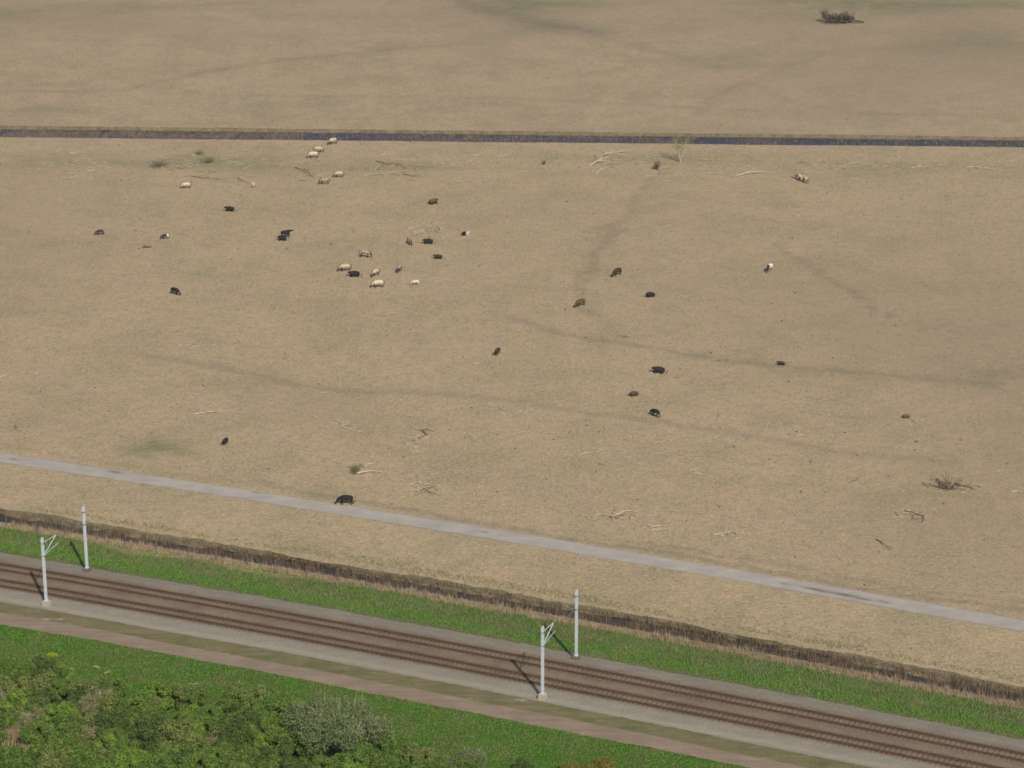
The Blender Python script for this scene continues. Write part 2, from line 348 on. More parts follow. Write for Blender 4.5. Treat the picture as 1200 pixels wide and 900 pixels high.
band("railway_verge", between(SH_T, DBANK_N, 30), M['verge'], attrs={"reed": f_reed, "vivid": lambda V: np.exp(-((vof(V)-11.2+wig(V[:, 0], 26, .6))/1.2)**2), "dry": lambda V: (10.1+wig(V[:, 0], 22, .4)-vof(V))/.8*.7})
TR = (.2, 1.7, 4.45, 5.95)                             # rails; shifted for the height of the bed
TRZ = [t-.55 for t in TR]
def f_rust(V):
    v = vof(V); e = wig(V[:, 0], 23, .12)
    o = np.exp(-((v-(TRZ[0]+.75)+e)/1.40)**4)*.92 + np.exp(-((v-(TRZ[2]+.75)+e)/1.75)**4)*.92 + .62*np.exp(-((v-2.3)/1.9)**4) + .30*np.exp(-((v-6.6)/.9)**2)
    for t in TRZ: o = np.maximum(o, 1.0*np.exp(-((v-t)/.28)**2))
    return np.clip(o, 0, 1)*(1-.22*np.exp(-((v-(TRZ[0]+.75))/.35)**2)-.22*np.exp(-((v-(TRZ[2]+.75))/.35)**2))
band("ballast_bed", between(BAL_N, CROWN_N, 8)[:-1]+between(CROWN_N, CROWN_F, 46)[:-1]+between(CROWN_F, SH_T, 6), M['ballast'],
     attrs={"rust": f_rust, "oil": lambda V: sum(k_*np.exp(-((vof(V)-t+wig(V[:, 0], 25, .04))/.34)**2) for t, k_ in zip(TRZ, (.85, .75, .7, .8))), "sand": lambda V: np.exp(-((vof(V)+3.1+wig(V[:, 0], 24, .25))/.35)**2)})
band("weedy_strip", between(WEED_N, BAL_N, 4), M['weedy'])
band("dirt_track", between(DIRT_N, WEED_N, 4), M['dirt'])
band("meadow", [(np.full_like(XS, -400.)+0*XS, 0), (np.minimum(DIRT_N[0]-60, q_(XS)-60), 0)] + between((np.minimum(DIRT_N[0]-50, q_(XS)-50), 0), DIRT_N, 20), M['meadow'])

# ------------------------------------------------------------------ reeds, grass
def blades(name, P, h, wd, mat_, lean=.25, seed=1, per=1):
    r = np.random.RandomState(seed); n = len(P)
    h = np.asarray(h)*np.ones(n); a = r.uniform(0, 6.283, n); la = r.uniform(0, 6.283, n); ln = r.uniform(0, lean, n)*h
    wx = np.cos(a)*wd/2*r.uniform(.7, 1.3, n); wy = np.sin(a)*wd/2
    b0 = P + np.stack([-wx, -wy, 0*wx-.03], 1); b1 = P + np.stack([wx, wy, 0*wx-.03], 1)
    tp = P + np.stack([np.cos(la)*ln, np.sin(la)*ln, h], 1)
    V = np.stack([b0, b1, tp], 1).reshape(-1, 3); F = np.arange(3*n).reshape(-1, 3)
    return np_mesh(name, V, F, mat_)
rs = np.random.RandomState(11)
def scatter(v0, v1, x0, x1, n, z=0.0, clump=None, rng=rs):
    x = rng.uniform(x0, x1, n); v = rng.uniform(v0, v1, n)
    if clump: x = x + rng.normal(0, .01, n)
    d = dq(x); nn = np.sqrt(1+d*d)
    return np.stack([x-v*d/nn, q_(x)+v/nn, np.zeros(n)+z], 1), v
def clumpmask(P, s, seed, thr):
    r = np.random.RandomState(seed); f = np.zeros(len(P))
    for k in range(14):
        a = r.uniform(0, 6.283); fq = s*r.uniform(.35, 4.5); f += np.sin((P[:, 0]*np.cos(a)+P[:, 1]*np.sin(a))*fq+r.uniform(0, 6.28))
    return f/14**.5 + r.normal(0, .35, len(P)) > thr
XL, XR = -72, 75
# straw reeds along the near bank of the ditch
P, v = scatter(16.2, 17.8, XL, XR, 28000)
e = 16.6 + wig(P[:, 0], 21, .55, 1.5) - 1.6*np.exp(-((P[:, 0]+48)/5)**2) - 1.5*np.exp(-((P[:, 0]+32)/6)**2)
P = P[v > e-.3+rs.normal(0, .3, len(v))]
o = link("straw_reeds", blades("straw_reeds", P, rs.uniform(.2, .55, len(P))*(1+.9*clumpmask(P, 1.3, 3, .8)), .07, M['reed'], .35, 2)); tag(o, "pale straw coloured reeds along the near bank of the ditch beside the railway", "reeds", kind="stuff")
P, v = scatter(19.0, 22.0, XL, XR, 17000, -.7); P = P[clumpmask(P, 1.3, 5, -.1)]
P[:, 2] = -.7
o = link("ditch_reeds", blades("ditch_reeds", P, rs.uniform(.4, 1.1, len(P)), .07, M['reeddark'], .25, 3)); tag(o, "thin brown reed stalks standing in the dark ditch water", "reeds", kind="stuff")
P, v = scatter(21.2, 22.8, XL, XR, 9000, -.25)
o = link("bank_grass", blades("bank_grass", P, rs.uniform(.12, .36, len(P))*(1+.7*clumpmask(P, 1.1, 17, .7)), .10, M['bankgrass'], .4, 4)); tag(o, "coarse brownish grass on the far bank of the railway ditch", "grass", kind="stuff")
P, v = scatter(22.9, 27.0, XL, XR, 12000, 0); P = P[(v < 24.4+wig(P[:, 0], 51, 1.2)) | (rs.rand(len(v)) < .1)]
o = link("tussock_grass", blades("tussock_grass", P, rs.uniform(.15, .4, len(P)), .09, M['bladedry'], .5, 5)); tag(o, "dry tussocky grass in the strip between the ditch and the concrete road", "grass", kind="stuff")
# canal reeds, rusty, leaving stretches of open water
n = 60000; x = rs.uniform(-118, 118, n); y = rs.uniform(521.0, 529.6, n) - .055*x
def openw(x, y):
    px, _ = proj(np.stack([x, y, 0*x-.6], 1)); px = px + np.random.RandomState(2).normal(0, 9, len(px)) + 14*np.sin(y*1.9)
    o = np.zeros(len(x))
    for a, c, s in ((345, 470, .75), (480, 560, .35), (625, 680, .7), (705, 745, .7), (808, 862, 1.), (865, 890, .8), (905, 1010, .8), (1010, 1230, .75), (765, 790, .4), (560, 620, .45)):
        o = np.maximum(o, s*((px > a) & (px < c)))
    o = np.where((px < 345), .35*(np.sin(px*.09)+np.sin(px*.23+1) > .7)*1.0, o)
    return o
near_edge = (y + .055*x) > 527.3
P = np.stack([x, y, np.full(n, -.6)], 1)
keep = (rs.rand(n) > openw(x, y)) | (near_edge & (rs.rand(n) < .5)); keep &= clumpmask(P, .7, 8, -.9)
P = P[keep]; yy = P[:, 1]+.055*P[:, 0]; 
o = link("canal_reeds", blades("canal_reeds", P, rs.uniform(.25, .75, len(P))*np.where(yy > 526.8, .4, .8), .10, M['reedrust'], .3, 6)); tag(o, "rusty brown reeds choking the straight canal across the plain", "reeds", kind="stuff")
# verge grass
P, v = scatter(9.2, 17.2, XL, XR, 60000); e = 16.6 + wig(P[:, 0], 21, .55, 1.5)
P = P[(v < e) & (rs.rand(len(v)) < np.clip((v-9.2)/1.5, .15, 1))]
vp = vof(P); dry = (clumpmask(P, .3, 13, .55) & (vp > 12+wig(P[:, 0], 71, 1.5)) & (rs.rand(len(P)) < .7)) | (rs.rand(len(P)) < .03+.10*(vp > 12.5))
o = link("verge_grass", blades("verge_grass", P[~dry], rs.uniform(.08, .28, (~dry).sum())*(1+.8*clumpmask(P[~dry], .8, 19, .7)), .13, M['blade'], .6, 7)); tag(o, "lush green grass on the verge between the railway and the ditch reeds", "grass", kind="stuff")
o = link("withered_grass", blades("withered_grass", P[dry], rs.uniform(.12, .38, dry.sum()), .1, M['bladedry'], .6, 8)); tag(o, "withered straw coloured stems mixed into the green railway verge", "grass", kind="stuff")
P, v = scatter(-34, -9.3, XL+8, XR-12, 95000); P = P[rs.rand(len(P)) < .9]
dry = (clumpmask(P, .3, 15, .9) & (rs.rand(len(P)) < .5)) | (rs.rand(len(P)) < .02)
o = link("meadow_grass", blades("meadow_grass", P[~dry], rs.uniform(.08, .26, (~dry).sum()), .15, M['blademead'], .6, 9)); tag(o, "bright green meadow grass between the dirt track and the thicket", "grass", kind="stuff")
o = link("meadow_dry_grass", blades("meadow_dry_grass", P[dry], rs.uniform(.2, .5, dry.sum()), .08, M['bladedry'], .6, 10)); tag(o, "faded dry stems scattered through the green meadow", "grass", kind="stuff")
P, v = scatter(-6.5, -3.7, XL, XR, 5000); P = P[clumpmask(P, .6, 16, .3)]
o = link("trackside_weeds", blades("trackside_weeds", P, rs.uniform(.06, .2, len(P)), .12, M['blade'], .7, 11)); tag(o, "low weeds on the bare strip between the ballast and the dirt track", "weeds", kind="stuff")
# low tussocks over the plain
n = 26000; x = rs.uniform(-112, 112, n); y = rs.uniform(300, 521, n); P = np.stack([x, y, 0*x], 1); P = P[vof(P) > 40.2]; P = P[P[:, 1] < 520-.052*P[:, 0]]
o = link("plain_tussocks", blades("plain_tussocks", P, rs.uniform(.04, .16, len(P)), .22, M['tuft'], .8, 12)); tag(o, "short brown tussocks scattered over the grazed plain", "grass", kind="stuff")

# ------------------------------------------------------------------ railway
def sweep_rail(v, z):
    xs = np.arange(-120, 121, 2.0); prof = [(-.075, 0), (.075, 0), (.02, .03), (.02, .11), (.036, .12), (.036, .155), (-.036, .155), (-.036, .12), (-.02, .11), (-.02, .03)]
    V = []; k = len(prof)
    for x in xs:
        for a, h in prof: V.append(fr(x, v+a, z+h))
    F = []; 
    for i in range(len(xs)-1):
        for j in range(k): F.append((i*k+j, i*k+(j+1) % k, (i+1)*k+(j+1) % k, (i+1)*k+j))
    mb = MB(); mb.add(V, F); mb.add(V[:k], [tuple(range(k-1, -1, -1))]); mb.add(V[-k:], [tuple(range(k))]); return mb
for (a, c), lab in (((TRZ[0], TRZ[1]), "nearer of the two railway tracks with reddish brown rails"), ((TRZ[2], TRZ[3]), "farther of the two railway tracks running below the green verge")):
    p0 = fr(0, (a+c)/2, .3); t = empty("railway_track", p0); tag(t, lab, "railway track", "double railway line")
    for v in (a, c):
        mb = sweep_rail(v, .345); mb.v = [(q[0]-p0[0], q[1]-p0[1], q[2]-p0[2]) for q in mb.v]; mb.build("rail", M['rail'], t)
    V, F, OIL = [], [], []; x = -118.0; ks = np.array([-1.3, -1.05, -.75, -.45, 0, .45, .75, 1.05, 1.3])
    while x < 118:
        d = float(dq(x)); n0 = len(V)
        for kk in ks:
            for du, z in ((-.13, .27), (.13, .27), (.13, .303), (-.13, .303)):
                q = fr(x, (a+c)/2+kk, z); q[0] += du/math.sqrt(1+d*d); q[1] += du*d/math.sqrt(1+d*d); V.append(q); OIL.append(math.exp(-((abs(kk)-.75)/.34)**2)*.8)
        for e_ in range(len(ks)-1):
            for j_ in range(4): F.append((n0+e_*4+j_, n0+e_*4+(j_+1) % 4, n0+e_*4+4+(j_+1) % 4, n0+e_*4+4+j_))
        F.append((n0, n0+3, n0+2, n0+1)); e_ = n0+len(ks)*4-4; F.append((e_, e_+1, e_+2, e_+3)); x += .6/math.sqrt(1+d*d)
    me = np_mesh("sleepers", np.array(V), np.array(F), M['ballast'])
    for nm, vals in (("oil", OIL), ("rust", [.74]*len(V)), ("sand", [0]*len(V))):
        at_ = me.attributes.new(nm, 'FLOAT', 'POINT'); at_.data.foreach_set("value", np.array(vals, np.float32))
    so_ = link("sleepers", me, t); so_["kind"] = "stuff"; so_.location = tuple(-p0)

def build_mast(px, py, side, label):
    g = at(px, py, .3); vv = 0
    t = empty("catenary_mast", (g[0], g[1], 0), math.atan(float(dq(g[0])))); tag(t, label, "railway mast", "catenary masts along the railway")
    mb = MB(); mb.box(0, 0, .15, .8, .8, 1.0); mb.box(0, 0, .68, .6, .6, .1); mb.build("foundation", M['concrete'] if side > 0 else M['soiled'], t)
    mb = MB(); mb.box(0, 0, .745, .46, .46, .03); mb.box(0, -.125, 4.86, .27, .025, 8.2); mb.box(0, .125, 4.86, .27, .02, 8.2); mb.box(0, 0, 4.86, .014, .228, 8.2); mb.build("post", M['steel'], t)
    for z in (6.55, 8.2): MB().box(0, 0, z, .31, .30, .07).build("clamp", M['steeldark'], t)
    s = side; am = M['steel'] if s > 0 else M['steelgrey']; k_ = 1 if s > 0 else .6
    mb = MB(); mb.tube([(0, s*.14, 8.25), (0, s*1.6, 8.2), (0, s*3.1, 8.1)], .045*k_, 6); mb.build("top_tube", am, t)
    mb = MB(); mb.tube([(0, s*.14, 6.62), (0, s*3.05, 8.08)], .05*k_, 6); mb.build("bracket_tube", am, t)
    mb = MB(); mb.tube([(0, s*.14, 6.5), (0, s*1.9, 6.75), (0, s*3.5, 6.9)], .032*k_, 6); mb.tube([(0, s*1.2, 7.15), (0, s*1.5, 6.7)], .02, 5); mb.build("registration_arm", am, t)
    for z in (8.25, 6.62): MB().tube([(0, s*.16, z), (0, s*.36, z)], [.07, .055], 8).build("insulator", M['steeldark'], t)
    return t
build_mast(54.4, 707.5, 1, "near side white steel railway mast with bracket arms, at the left edge")
build_mast(102.2, 669, -1, "far side white railway mast at the left, on the green verge edge")
build_mast(635.8, 816.5, 1, "near side white steel railway mast with bracket arms in the middle")
build_mast(675.3, 772, -1, "far side white railway mast right of centre, on the green verge edge")
# small signal boxes / stones omitted: nothing of them shows

# wire fence on the near bank of the ditch
p0 = fr(0, 17.0, 0); fen = empty("wire_fence", p0); tag(fen, "thin post and wire fence along the near bank of the reedy ditch", "fence")
posts = []
for i, px in enumerate(np.arange(-30, 1240, 35.3)):
    g = at(px + (i*37 % 5-2)*.6, 624+.1795*px*1.0+ (0 if px < 600 else -.0)*px - 3)
    x = g[0]
    for _ in range(3):
        k = fr(x, 16.9+.15*math.sin(i*2.1), 0); x += g[0]-k[0]
    posts.append(k - p0)
for i, k in enumerate(posts):
    h = 1.55+.15*math.sin(i*1.7); MB().tube([(k[0], k[1], -.2), (k[0]+.04*math.sin(i*3.), k[1], h)], [.06, .05], 6).build("post", M['fencepost'], fen)
for z in (.5, .95, 1.35):
    MB().tube([(k[0]+.055, k[1]-.055, z) for k in posts], .006, 3, False).build("wire", M['wire'], fen)

# ------------------------------------------------------------------ horses and cattle
def skin(name, verts, edges, mat_, sub=1):
    me = bpy.data.meshes.new("tmp"); me.from_pydata([v[:3] for v in verts], edges, []); o = bpy.data.objects.new("tmp", me); C.objects.link(o)
    sk = o.modifiers.new("s", 'SKIN'); sk.use_smooth_shade = True; o.modifiers.new("u", 'SUBSURF').levels = sub
    L = me.skin_vertices[0].data
    for i, v in enumerate(verts): L[i].radius = (v[3], v[4] if len(v) > 4 else v[3]); L[i].use_root = (i == 0)
    dg = bpy.context.evaluated_depsgraph_get(); out = bpy.data.meshes.new_from_object(o.evaluated_get(dg)); out.name = name
    bpy.data.objects.remove(o); bpy.data.meshes.remove(me); out.materials.clear(); out.materials.append(mat_)
    return out
def horse_spec(pose):
    V = [(-.52, 0, 1.06, .27), (-.1, 0, 1.0, .29), (.4, 0, 1.02, .27)]
    if pose == 'graze': V += [(.66, 0, .98, .19), (.86, .03, .72, .13), (1.0, .06, .42, .115), (1.06, .08, .25, .08), (1.1, .1, .09, .065)]
    else: V += [(.62, 0, 1.18, .2), (.78, 0, 1.42, .14), (.95, 0, 1.62, .12), (1.1, 0, 1.52, .09), (1.24, 0, 1.40, .065)]
    E = [(0, 1), (1, 2), (2, 3), (3, 4), (4, 5), (5, 6), (6, 7)]
    V += [(-.74, 0, 1.02, .2)]; E.append((0, 8))
    for s, dx in ((1, .06), (-1, -.08)):
        n = len(V); V += [(-.6, s*.15, .82, .16), (-.52, s*.16, .66, .1), (-.74+dx, s*.16, .44, .062), (-.69+dx, s*.16, .14, .045), (-.64+dx, s*.16, .04, .06)]
        E += [(0, n), (n, n+1), (n+1, n+2), (n+2, n+3), (n+3, n+4)]
    for s, dx in ((1, -.08), (-1, .08)):
        n = len(V); V += [(.44, s*.15, .76, .12), (.45+dx, s*.15, .42, .058), (.45+dx, s*.15, .12, .042), (.49+dx, s*.15, .04, .056)]
        E += [(2, n), (n, n+1), (n+1, n+2), (n+2, n+3)]
    return V, E
def cow_spec(pose):
    if pose == 'lie':
        V = [(-.55, 0, .46, .38), (-.05, 0, .46, .42), (.42, 0, .50, .37), (.68, .04, .64, .25), (.84, .08, .74, .19), (.98, .14, .66, .14), (1.08, .18, .57, .10), (-.74, 0, .40, .28)]
        E = [(0, 1), (1, 2), (2, 3), (3, 4), (4, 5), (5, 6), (0, 7)]
        for s in (1, -1):
            n = len(V); V += [(-.5, s*.3, .26, .17), (-.1, s*.42, .16, .09), (-.45, s*.47, .07, .06), (-.2, s*.52, .05, .06)]; E += [(0, n), (n, n+1), (n+1, n+2), (n+2, n+3)]
            n = len(V); V += [(.55, s*.24, .25, .12), (.82, s*.26, .12, .075), (.5, s*.3, .06, .055)]; E += [(2, n), (n, n+1), (n+1, n+2)]
        return V, E
    V = [(-.62, 0, 1.0, .29), (-.05, 0, .95, .35), (.5, 0, .98, .30)]
    if pose == 'graze': V += [(.82, .02, .88, .19), (1.02, .05, .62, .14), (1.12, .06, .42, .14), (1.2, .07, .26, .10), (1.25, .08, .13, .08)]
    else: V += [(.82, 0, 1.1, .19), (1.0, .02, 1.2, .14), (1.12, .04, 1.2, .14), (1.28, .05, 1.08, .10), (1.38, .05, .99, .08)]
    E = [(0, 1), (1, 2), (2, 3), (3, 4), (4, 5), (5, 6), (6, 7)]
    V += [(-.86, 0, 1.0, .2)]; E.append((0, 8))
    for s, dx in ((1, .08), (-1, -.08)):
        n = len(V); V += [(-.66, s*.17, .76, .17), (-.6, s*.18, .58, .1), (-.78+dx, s*.18, .40, .068), (-.73+dx, s*.18, .12, .052), (-.68+dx, s*.18, .045, .065)]
        E += [(0, n), (n, n+1), (n+1, n+2), (n+2, n+3), (n+3, n+4)]
    for s, dx in ((1, -.08), (-1, .08)):
        n = len(V); V += [(.5, s*.18, .68, .14), (.5+dx, s*.17, .38, .07), (.5+dx, s*.17, .12, .052), (.53+dx, s*.17, .045, .065)]
        E += [(2, n), (n, n+1), (n+1, n+2), (n+2, n+3)]
    return V, E
def coat(name, body, legs, zsplit, front=None, xsplit=None, rough=.75):
    m, nt, b = mat(name, rough, .15); tc = N(nt, "ShaderNodeTexCoord"); sp = N(nt, "ShaderNodeSeparateXYZ"); nt.links.new(tc.outputs["Object"], sp.inputs[0])
    col = mix(nt, noise(nt, tc.outputs["Object"], 3, 3), body, tuple(c*.8 for c in body))
    r = N(nt, "ShaderNodeMapRange"); r.inputs[1].default_value = zsplit+.12; r.inputs[2].default_value = zsplit-.12; nt.links.new(sp.outputs[2], r.inputs[0])
    if xsplit is not None:
        r2 = N(nt, "ShaderNodeMapRange"); r2.inputs[1].default_value = xsplit-.08; r2.inputs[2].default_value = xsplit+.08
        ad = math_(nt, 'ADD', sp.outputs[0], 0); n1 = N(nt, "ShaderNodeMath", operation='ADD'); nt.links.new(sp.outputs[0], n1.inputs[0]); nz = noise(nt, tc.outputs["Object"], 2.5, 2, .5, .3, .7); ml = N(nt, "ShaderNodeMath", operation='MULTIPLY'); nt.links.new(nz, ml.inputs[0]); ml.inputs[1].default_value = .25; nt.links.new(ml.outputs[0], n1.inputs[1])
        nt.links.new(n1.outputs[0], r2.inputs[0]); col = mix(nt, r2.outputs[0], col, front)
    if zsplit > 0: col = mix(nt, r.outputs[0], col, legs)
    nt.links.new(col, b.inputs["Base Color"]); return m
COAT = {
 'dun': (coat("dun_coat", (.50, .41, .28), (.06, .05, .04), .68), (.06, .05, .04)),
 'pale': (coat("pale_coat", (.60, .52, .38), (.07, .055, .045), .6), (.12, .1, .08)),
 'grey': (coat("grey_dun_coat", (.37, .29, .20), (.06, .05, .04), .84), (.05, .045, .04)),
 'cream': (coat("cream_coat", (.62, .56, .45), (.3, .25, .2), .4), (.4, .33, .25)),
 'black': (coat("black_coat", (.022, .019, .017), (.015, .013, .012), 0), (.015, .013, .012)),
 'darkbrown': (coat("dark_brown_coat", (.058, .036, .026), (.02, .015, .012), .5), (.02, .015, .012)),
 'brown': (coat("brown_coat", (.12, .065, .035), (.04, .025, .018), .5), (.03, .02, .015)),
 'redbrown': (coat("red_brown_coat", (.16, .08, .045), (.08, .04, .025), .4), (.06, .03, .02)),
 'tawny': (coat("tawny_coat", (.26, .175, .10), (.12, .07, .04), .3), (.1, .06, .04)),
 'greybrown': (coat("grey_brown_coat", (.08, .055, .042), (.04, .03, .025), .3), (.03, .02, .015)),
 'piebald': (coat("piebald_coat", (.78, .73, .63), (.05, .04, .035), .42, (.03, .024, .02), .5), (.03, .024, .02)),
 'blackwhite': (coat("black_rump_coat", (.02, .017, .015), (.02, .017, .015), 0, (.42, .38, .34), .42), (.02, .017, .015)),
 'whitehead': (coat("black_white_coat", (.6, .55, .48), (.03, .025, .02), .4, (.03, .024, .02), -.25), (.03, .024, .02))}
HAIR = {k: simple("hair_"+k, v[1], None, 4, .9) for k, v in COAT.items()}
HORN = simple("horn", (.55, .48, .36), None, 5, .5); HOOF = simple("hoof", (.04, .035, .03), None, 5, .6)
_cache = {}
def animal(sp, pose, coatn, px, py, hd, s, label, group):
    key = (sp, pose)
    if key not in _cache:
        V, E = (horse_spec if sp == 'horse' else cow_spec)(pose)
        _cache[key] = skin(sp+"_body_"+pose, V, E, COAT['dun'][0])
    body = _cache[key]
    zc = (.5 if pose == 'lie' else .85)*s; g = at(px, py, zc)
    # the drawn centre is the middle of the trunk
    t = empty("horse" if sp == 'horse' else "cow", (g[0], g[1], 0), R(hd), s)
    tag(t, label, sp if sp == 'horse' else "cow", group)
    bo = link("body", body, t); bo.material_slots[0].link = 'OBJECT'; bo.material_slots[0].material = COAT[coatn][0]
    hm = HAIR[coatn]
    if sp == 'horse':
        MB().tube([(-.88, 0, 1.14), (-.99, 0, 1.0), (-1.02, 0, .7), (-.99, 0, .42)], [.035, .06, .075, .03], 6).build("tail", hm, t, True)
        if pose == 'graze': mp = [(.52, 0, 1.26), (.74, .01, 1.12), (.93, .03, .86), (1.07, .06, .58)]
        else: mp = [(.5, 0, 1.38), (.62, 0, 1.5), (.74, 0, 1.65), (.9, 0, 1.76)]
        MB().tube(mp, [.05, .075, .07, .045], 6).build("mane", hm, t, True)
        hx, hy, hz = (1.07, .06, .55) if pose == 'graze' else (.93, 0, 1.70)
        for q in (1, -1): MB().tube([(hx, hy+q*.06, hz), (hx+.01, hy+q*.09, hz+.16)], [.035, .008], 5).build("ear", COAT[coatn][0], t)
    else:
        if pose == 'lie': tl = [(-1.0, 0, .52), (-1.04, .08, .35), (-.98, .2, .1), (-.8, .4, .05)]; h = (.88, .09, .86)
        elif pose == 'graze': tl = [(-1.02, 0, 1.15), (-1.1, 0, .95), (-1.08, 0, .6), (-1.06, 0, .35)]; h = (1.18, .06, .48)
        else: tl = [(-1.02, 0, 1.15), (-1.1, 0, .95), (-1.08, 0, .6), (-1.06, 0, .35)]; h = (1.12, .04, 1.30)
        MB().tube(tl, [.03, .025, .025, .05], 5).build("tail", hm, t, True)
        if s > .75:
            for q in (1, -1): MB().tube([(h[0], h[1]+q*.09, h[2]), (h[0]+.04, h[1]+q*.26, h[2]+.06), (h[0]+.12, h[1]+q*.32, h[2]+.2)], [.032, .025, .008], 5).build("horn", HORN, t)
        for q in (1, -1): MB().tube([(h[0]-.05, h[1]+q*.1, h[2]-.06), (h[0]-.07, h[1]+q*.24, h[2]-.07)], [.04, .02], 5).build("ear", COAT[coatn][0], t)
    return t
HG = "horses grazing on the dry plain"; CG = "cattle scattered over the dry plain"
AN = [
 ('horse', 'graze', 'dun', 390, 164, 215, 1.08, "dun horse on the canal bank, the farthest of the herd at upper left"),
 ('horse', 'graze', 'dun', 373, 174, 10, 1.0, "dun horse half hidden behind a paler one, just below the canal"),
 ('horse', 'graze', 'pale', 367, 180, 188, 1.1, "pale horse in front of its partner, just below the canal, head to the left"),
 ('horse', 'graze', 'dun', 397, 203, 184, 1.0, "pale dun dark legged horse to the right of a dark grey one"),
 ('horse', 'graze', 'grey', 380, 211, 190, 1.0, "dark grey horse below and left of a pale dun one"),
 ('horse', 'graze', 'pale', 218, 216, 186, .95, "lone pale horse grazing at left near green grey brushwood"),
 ('horse', 'stand', 'cream', 297, 216, 262, .72, "small cream foal standing alone between fallen twigs, facing the viewer"),
 ('horse', 'graze', 'grey', 480, 281, 290, 1.0, "greyish horse grazing towards the viewer, left of a lying black cow"),
 ('horse', 'graze', 'grey', 428, 296, -18, 1.05, "grey dun horse facing right, upper left horse of the middle herd"),
 ('horse', 'graze', 'dun', 404, 312, 187, 1.1, "pale dun horse grazing left with a lying black cow at its right"),
 ('horse', 'graze', 'dun', 440, 318, 232, 1.0, "dun horse grazing obliquely towards the viewer, just above a side-on pale one"),
 ('horse', 'graze', 'pale', 443, 331, 188, 1.1, "pale horse grazing left, the lowest full grown horse of the herd"),
 ('horse', 'graze', 'grey', 468, 313, 250, 1.0, "grey horse with pale rump seen head-on, right side of the herd"),
 ('horse', 'graze', 'cream', 487, 330, 182, .75, "small cream foal grazing at the lower right of the herd"),
 ('horse', 'stand', 'dun', 934.5, 205.5, 118, .95, "left horse of the tight group of three at upper right, head up"),
 ('horse', 'stand', 'pale', 938.5, 207.5, 122, .95, "middle pale horse of the tight group of three at upper right"),
 ('horse', 'stand', 'dun', 943.5, 209, 118, 1.0, "right horse of the tight group of three at upper right, head up"),
 ('horse', 'graze', 'piebald', 902, 312, 238, 1.05, "black and white horse alone on the right side of the plain"),
 ('cow', 'lie', 'black', 270, 244, 178, 1.05, "black cow lying alone at upper left, below the cream foal"),
 ('cow', 'stand', 'black', 334.5, 272.5, 14, 1.05, "black cow standing head up over another black cow at left"),
 ('cow', 'lie', 'black', 331.5, 278.5, 188, .95, "black cow lying directly below a standing black cow"),
 ('cow', 'graze', 'darkbrown', 117, 271, 192, .8, "small dark brown cow grazing at the far left edge"),
 ('cow', 'graze', 'tawny', 172, 287, 5, .7, "small tawny calf at the left, the only sandy coloured one"),
 ('cow', 'graze', 'whitehead', 193.5, 276, 198, .75, "small dark calf with a whitish rump, above the tawny calf"),
 ('cow', 'graze', 'black', 205, 339.5, 322, .95, "black cow at left grazing towards the lower right, by itself"),
 ('cow', 'lie', 'brown', 507, 235.5, 22, 1.1, "brown cow lying stretched out, the topmost animal of the centre"),
 ('cow', 'lie', 'black', 502.5, 282, 190, 1.05, "black cow lying right of the horse that grazes towards the viewer"),
 ('cow', 'lie', 'darkbrown', 514, 300, 182, .9, "dark brown black cow lying right of the herd, below another black cow"),
 ('cow', 'lie', 'blackwhite', 545, 273, -12, .85, "small black calf with a white head lying right of the herd"),
 ('cow', 'lie', 'black', 416, 320, 196, 1.15, "black cow lying among the pale horses of the herd"),
 ('cow', 'graze', 'darkbrown', 723, 317, 229, 1.1, "dark brown cow right of centre, beside the worn path, head down to lower left"),
 ('cow', 'graze', 'brown', 680, 353, 222, 1.05, "brown cow with reddish back grazing where the worn paths meet"),
 ('cow', 'lie', 'black', 762.5, 344.5, 208, .95, "black cow lying right of centre, below and right of the dark brown grazing one"),
 ('cow', 'stand', 'darkbrown', 583, 410.5, 250, .9, "dark brown cow standing alone at the centre of the plain"),
 ('cow', 'lie', 'black', 773, 432.5, 179, 1.15, "black cow lying broadside, the upper one of three cattle right of centre"),
 ('cow', 'lie', 'greybrown', 743, 460.5, 216, .85, "grey brown cow lying curled, leftmost of three cattle right of centre"),
 ('cow', 'graze', 'black', 768, 482, 128, .95, "black cow walking away from the viewer, the lowest of three cattle right of centre"),
 ('cow', 'lie', 'darkbrown', 916, 425, 176, .72, "small dark brown calf lying on the worn path at right"),
 ('cow', 'lie', 'redbrown', 1062, 487, 205, .68, "small reddish calf lying alone at far right"),
 ('cow', 'stand', 'black', 264, 516, 250, .78, "black calf standing head-on at lower left, above the concrete road"),
 ('cow', 'graze', 'black', 405.5, 583.5, 176, 1.12, "large black cow grazing on the edge of the concrete road"),
]
for a in AN: animal(a[0], a[1], a[2], a[3], a[4], a[5], a[6], a[7], HG if a[0] == 'horse' else CG)

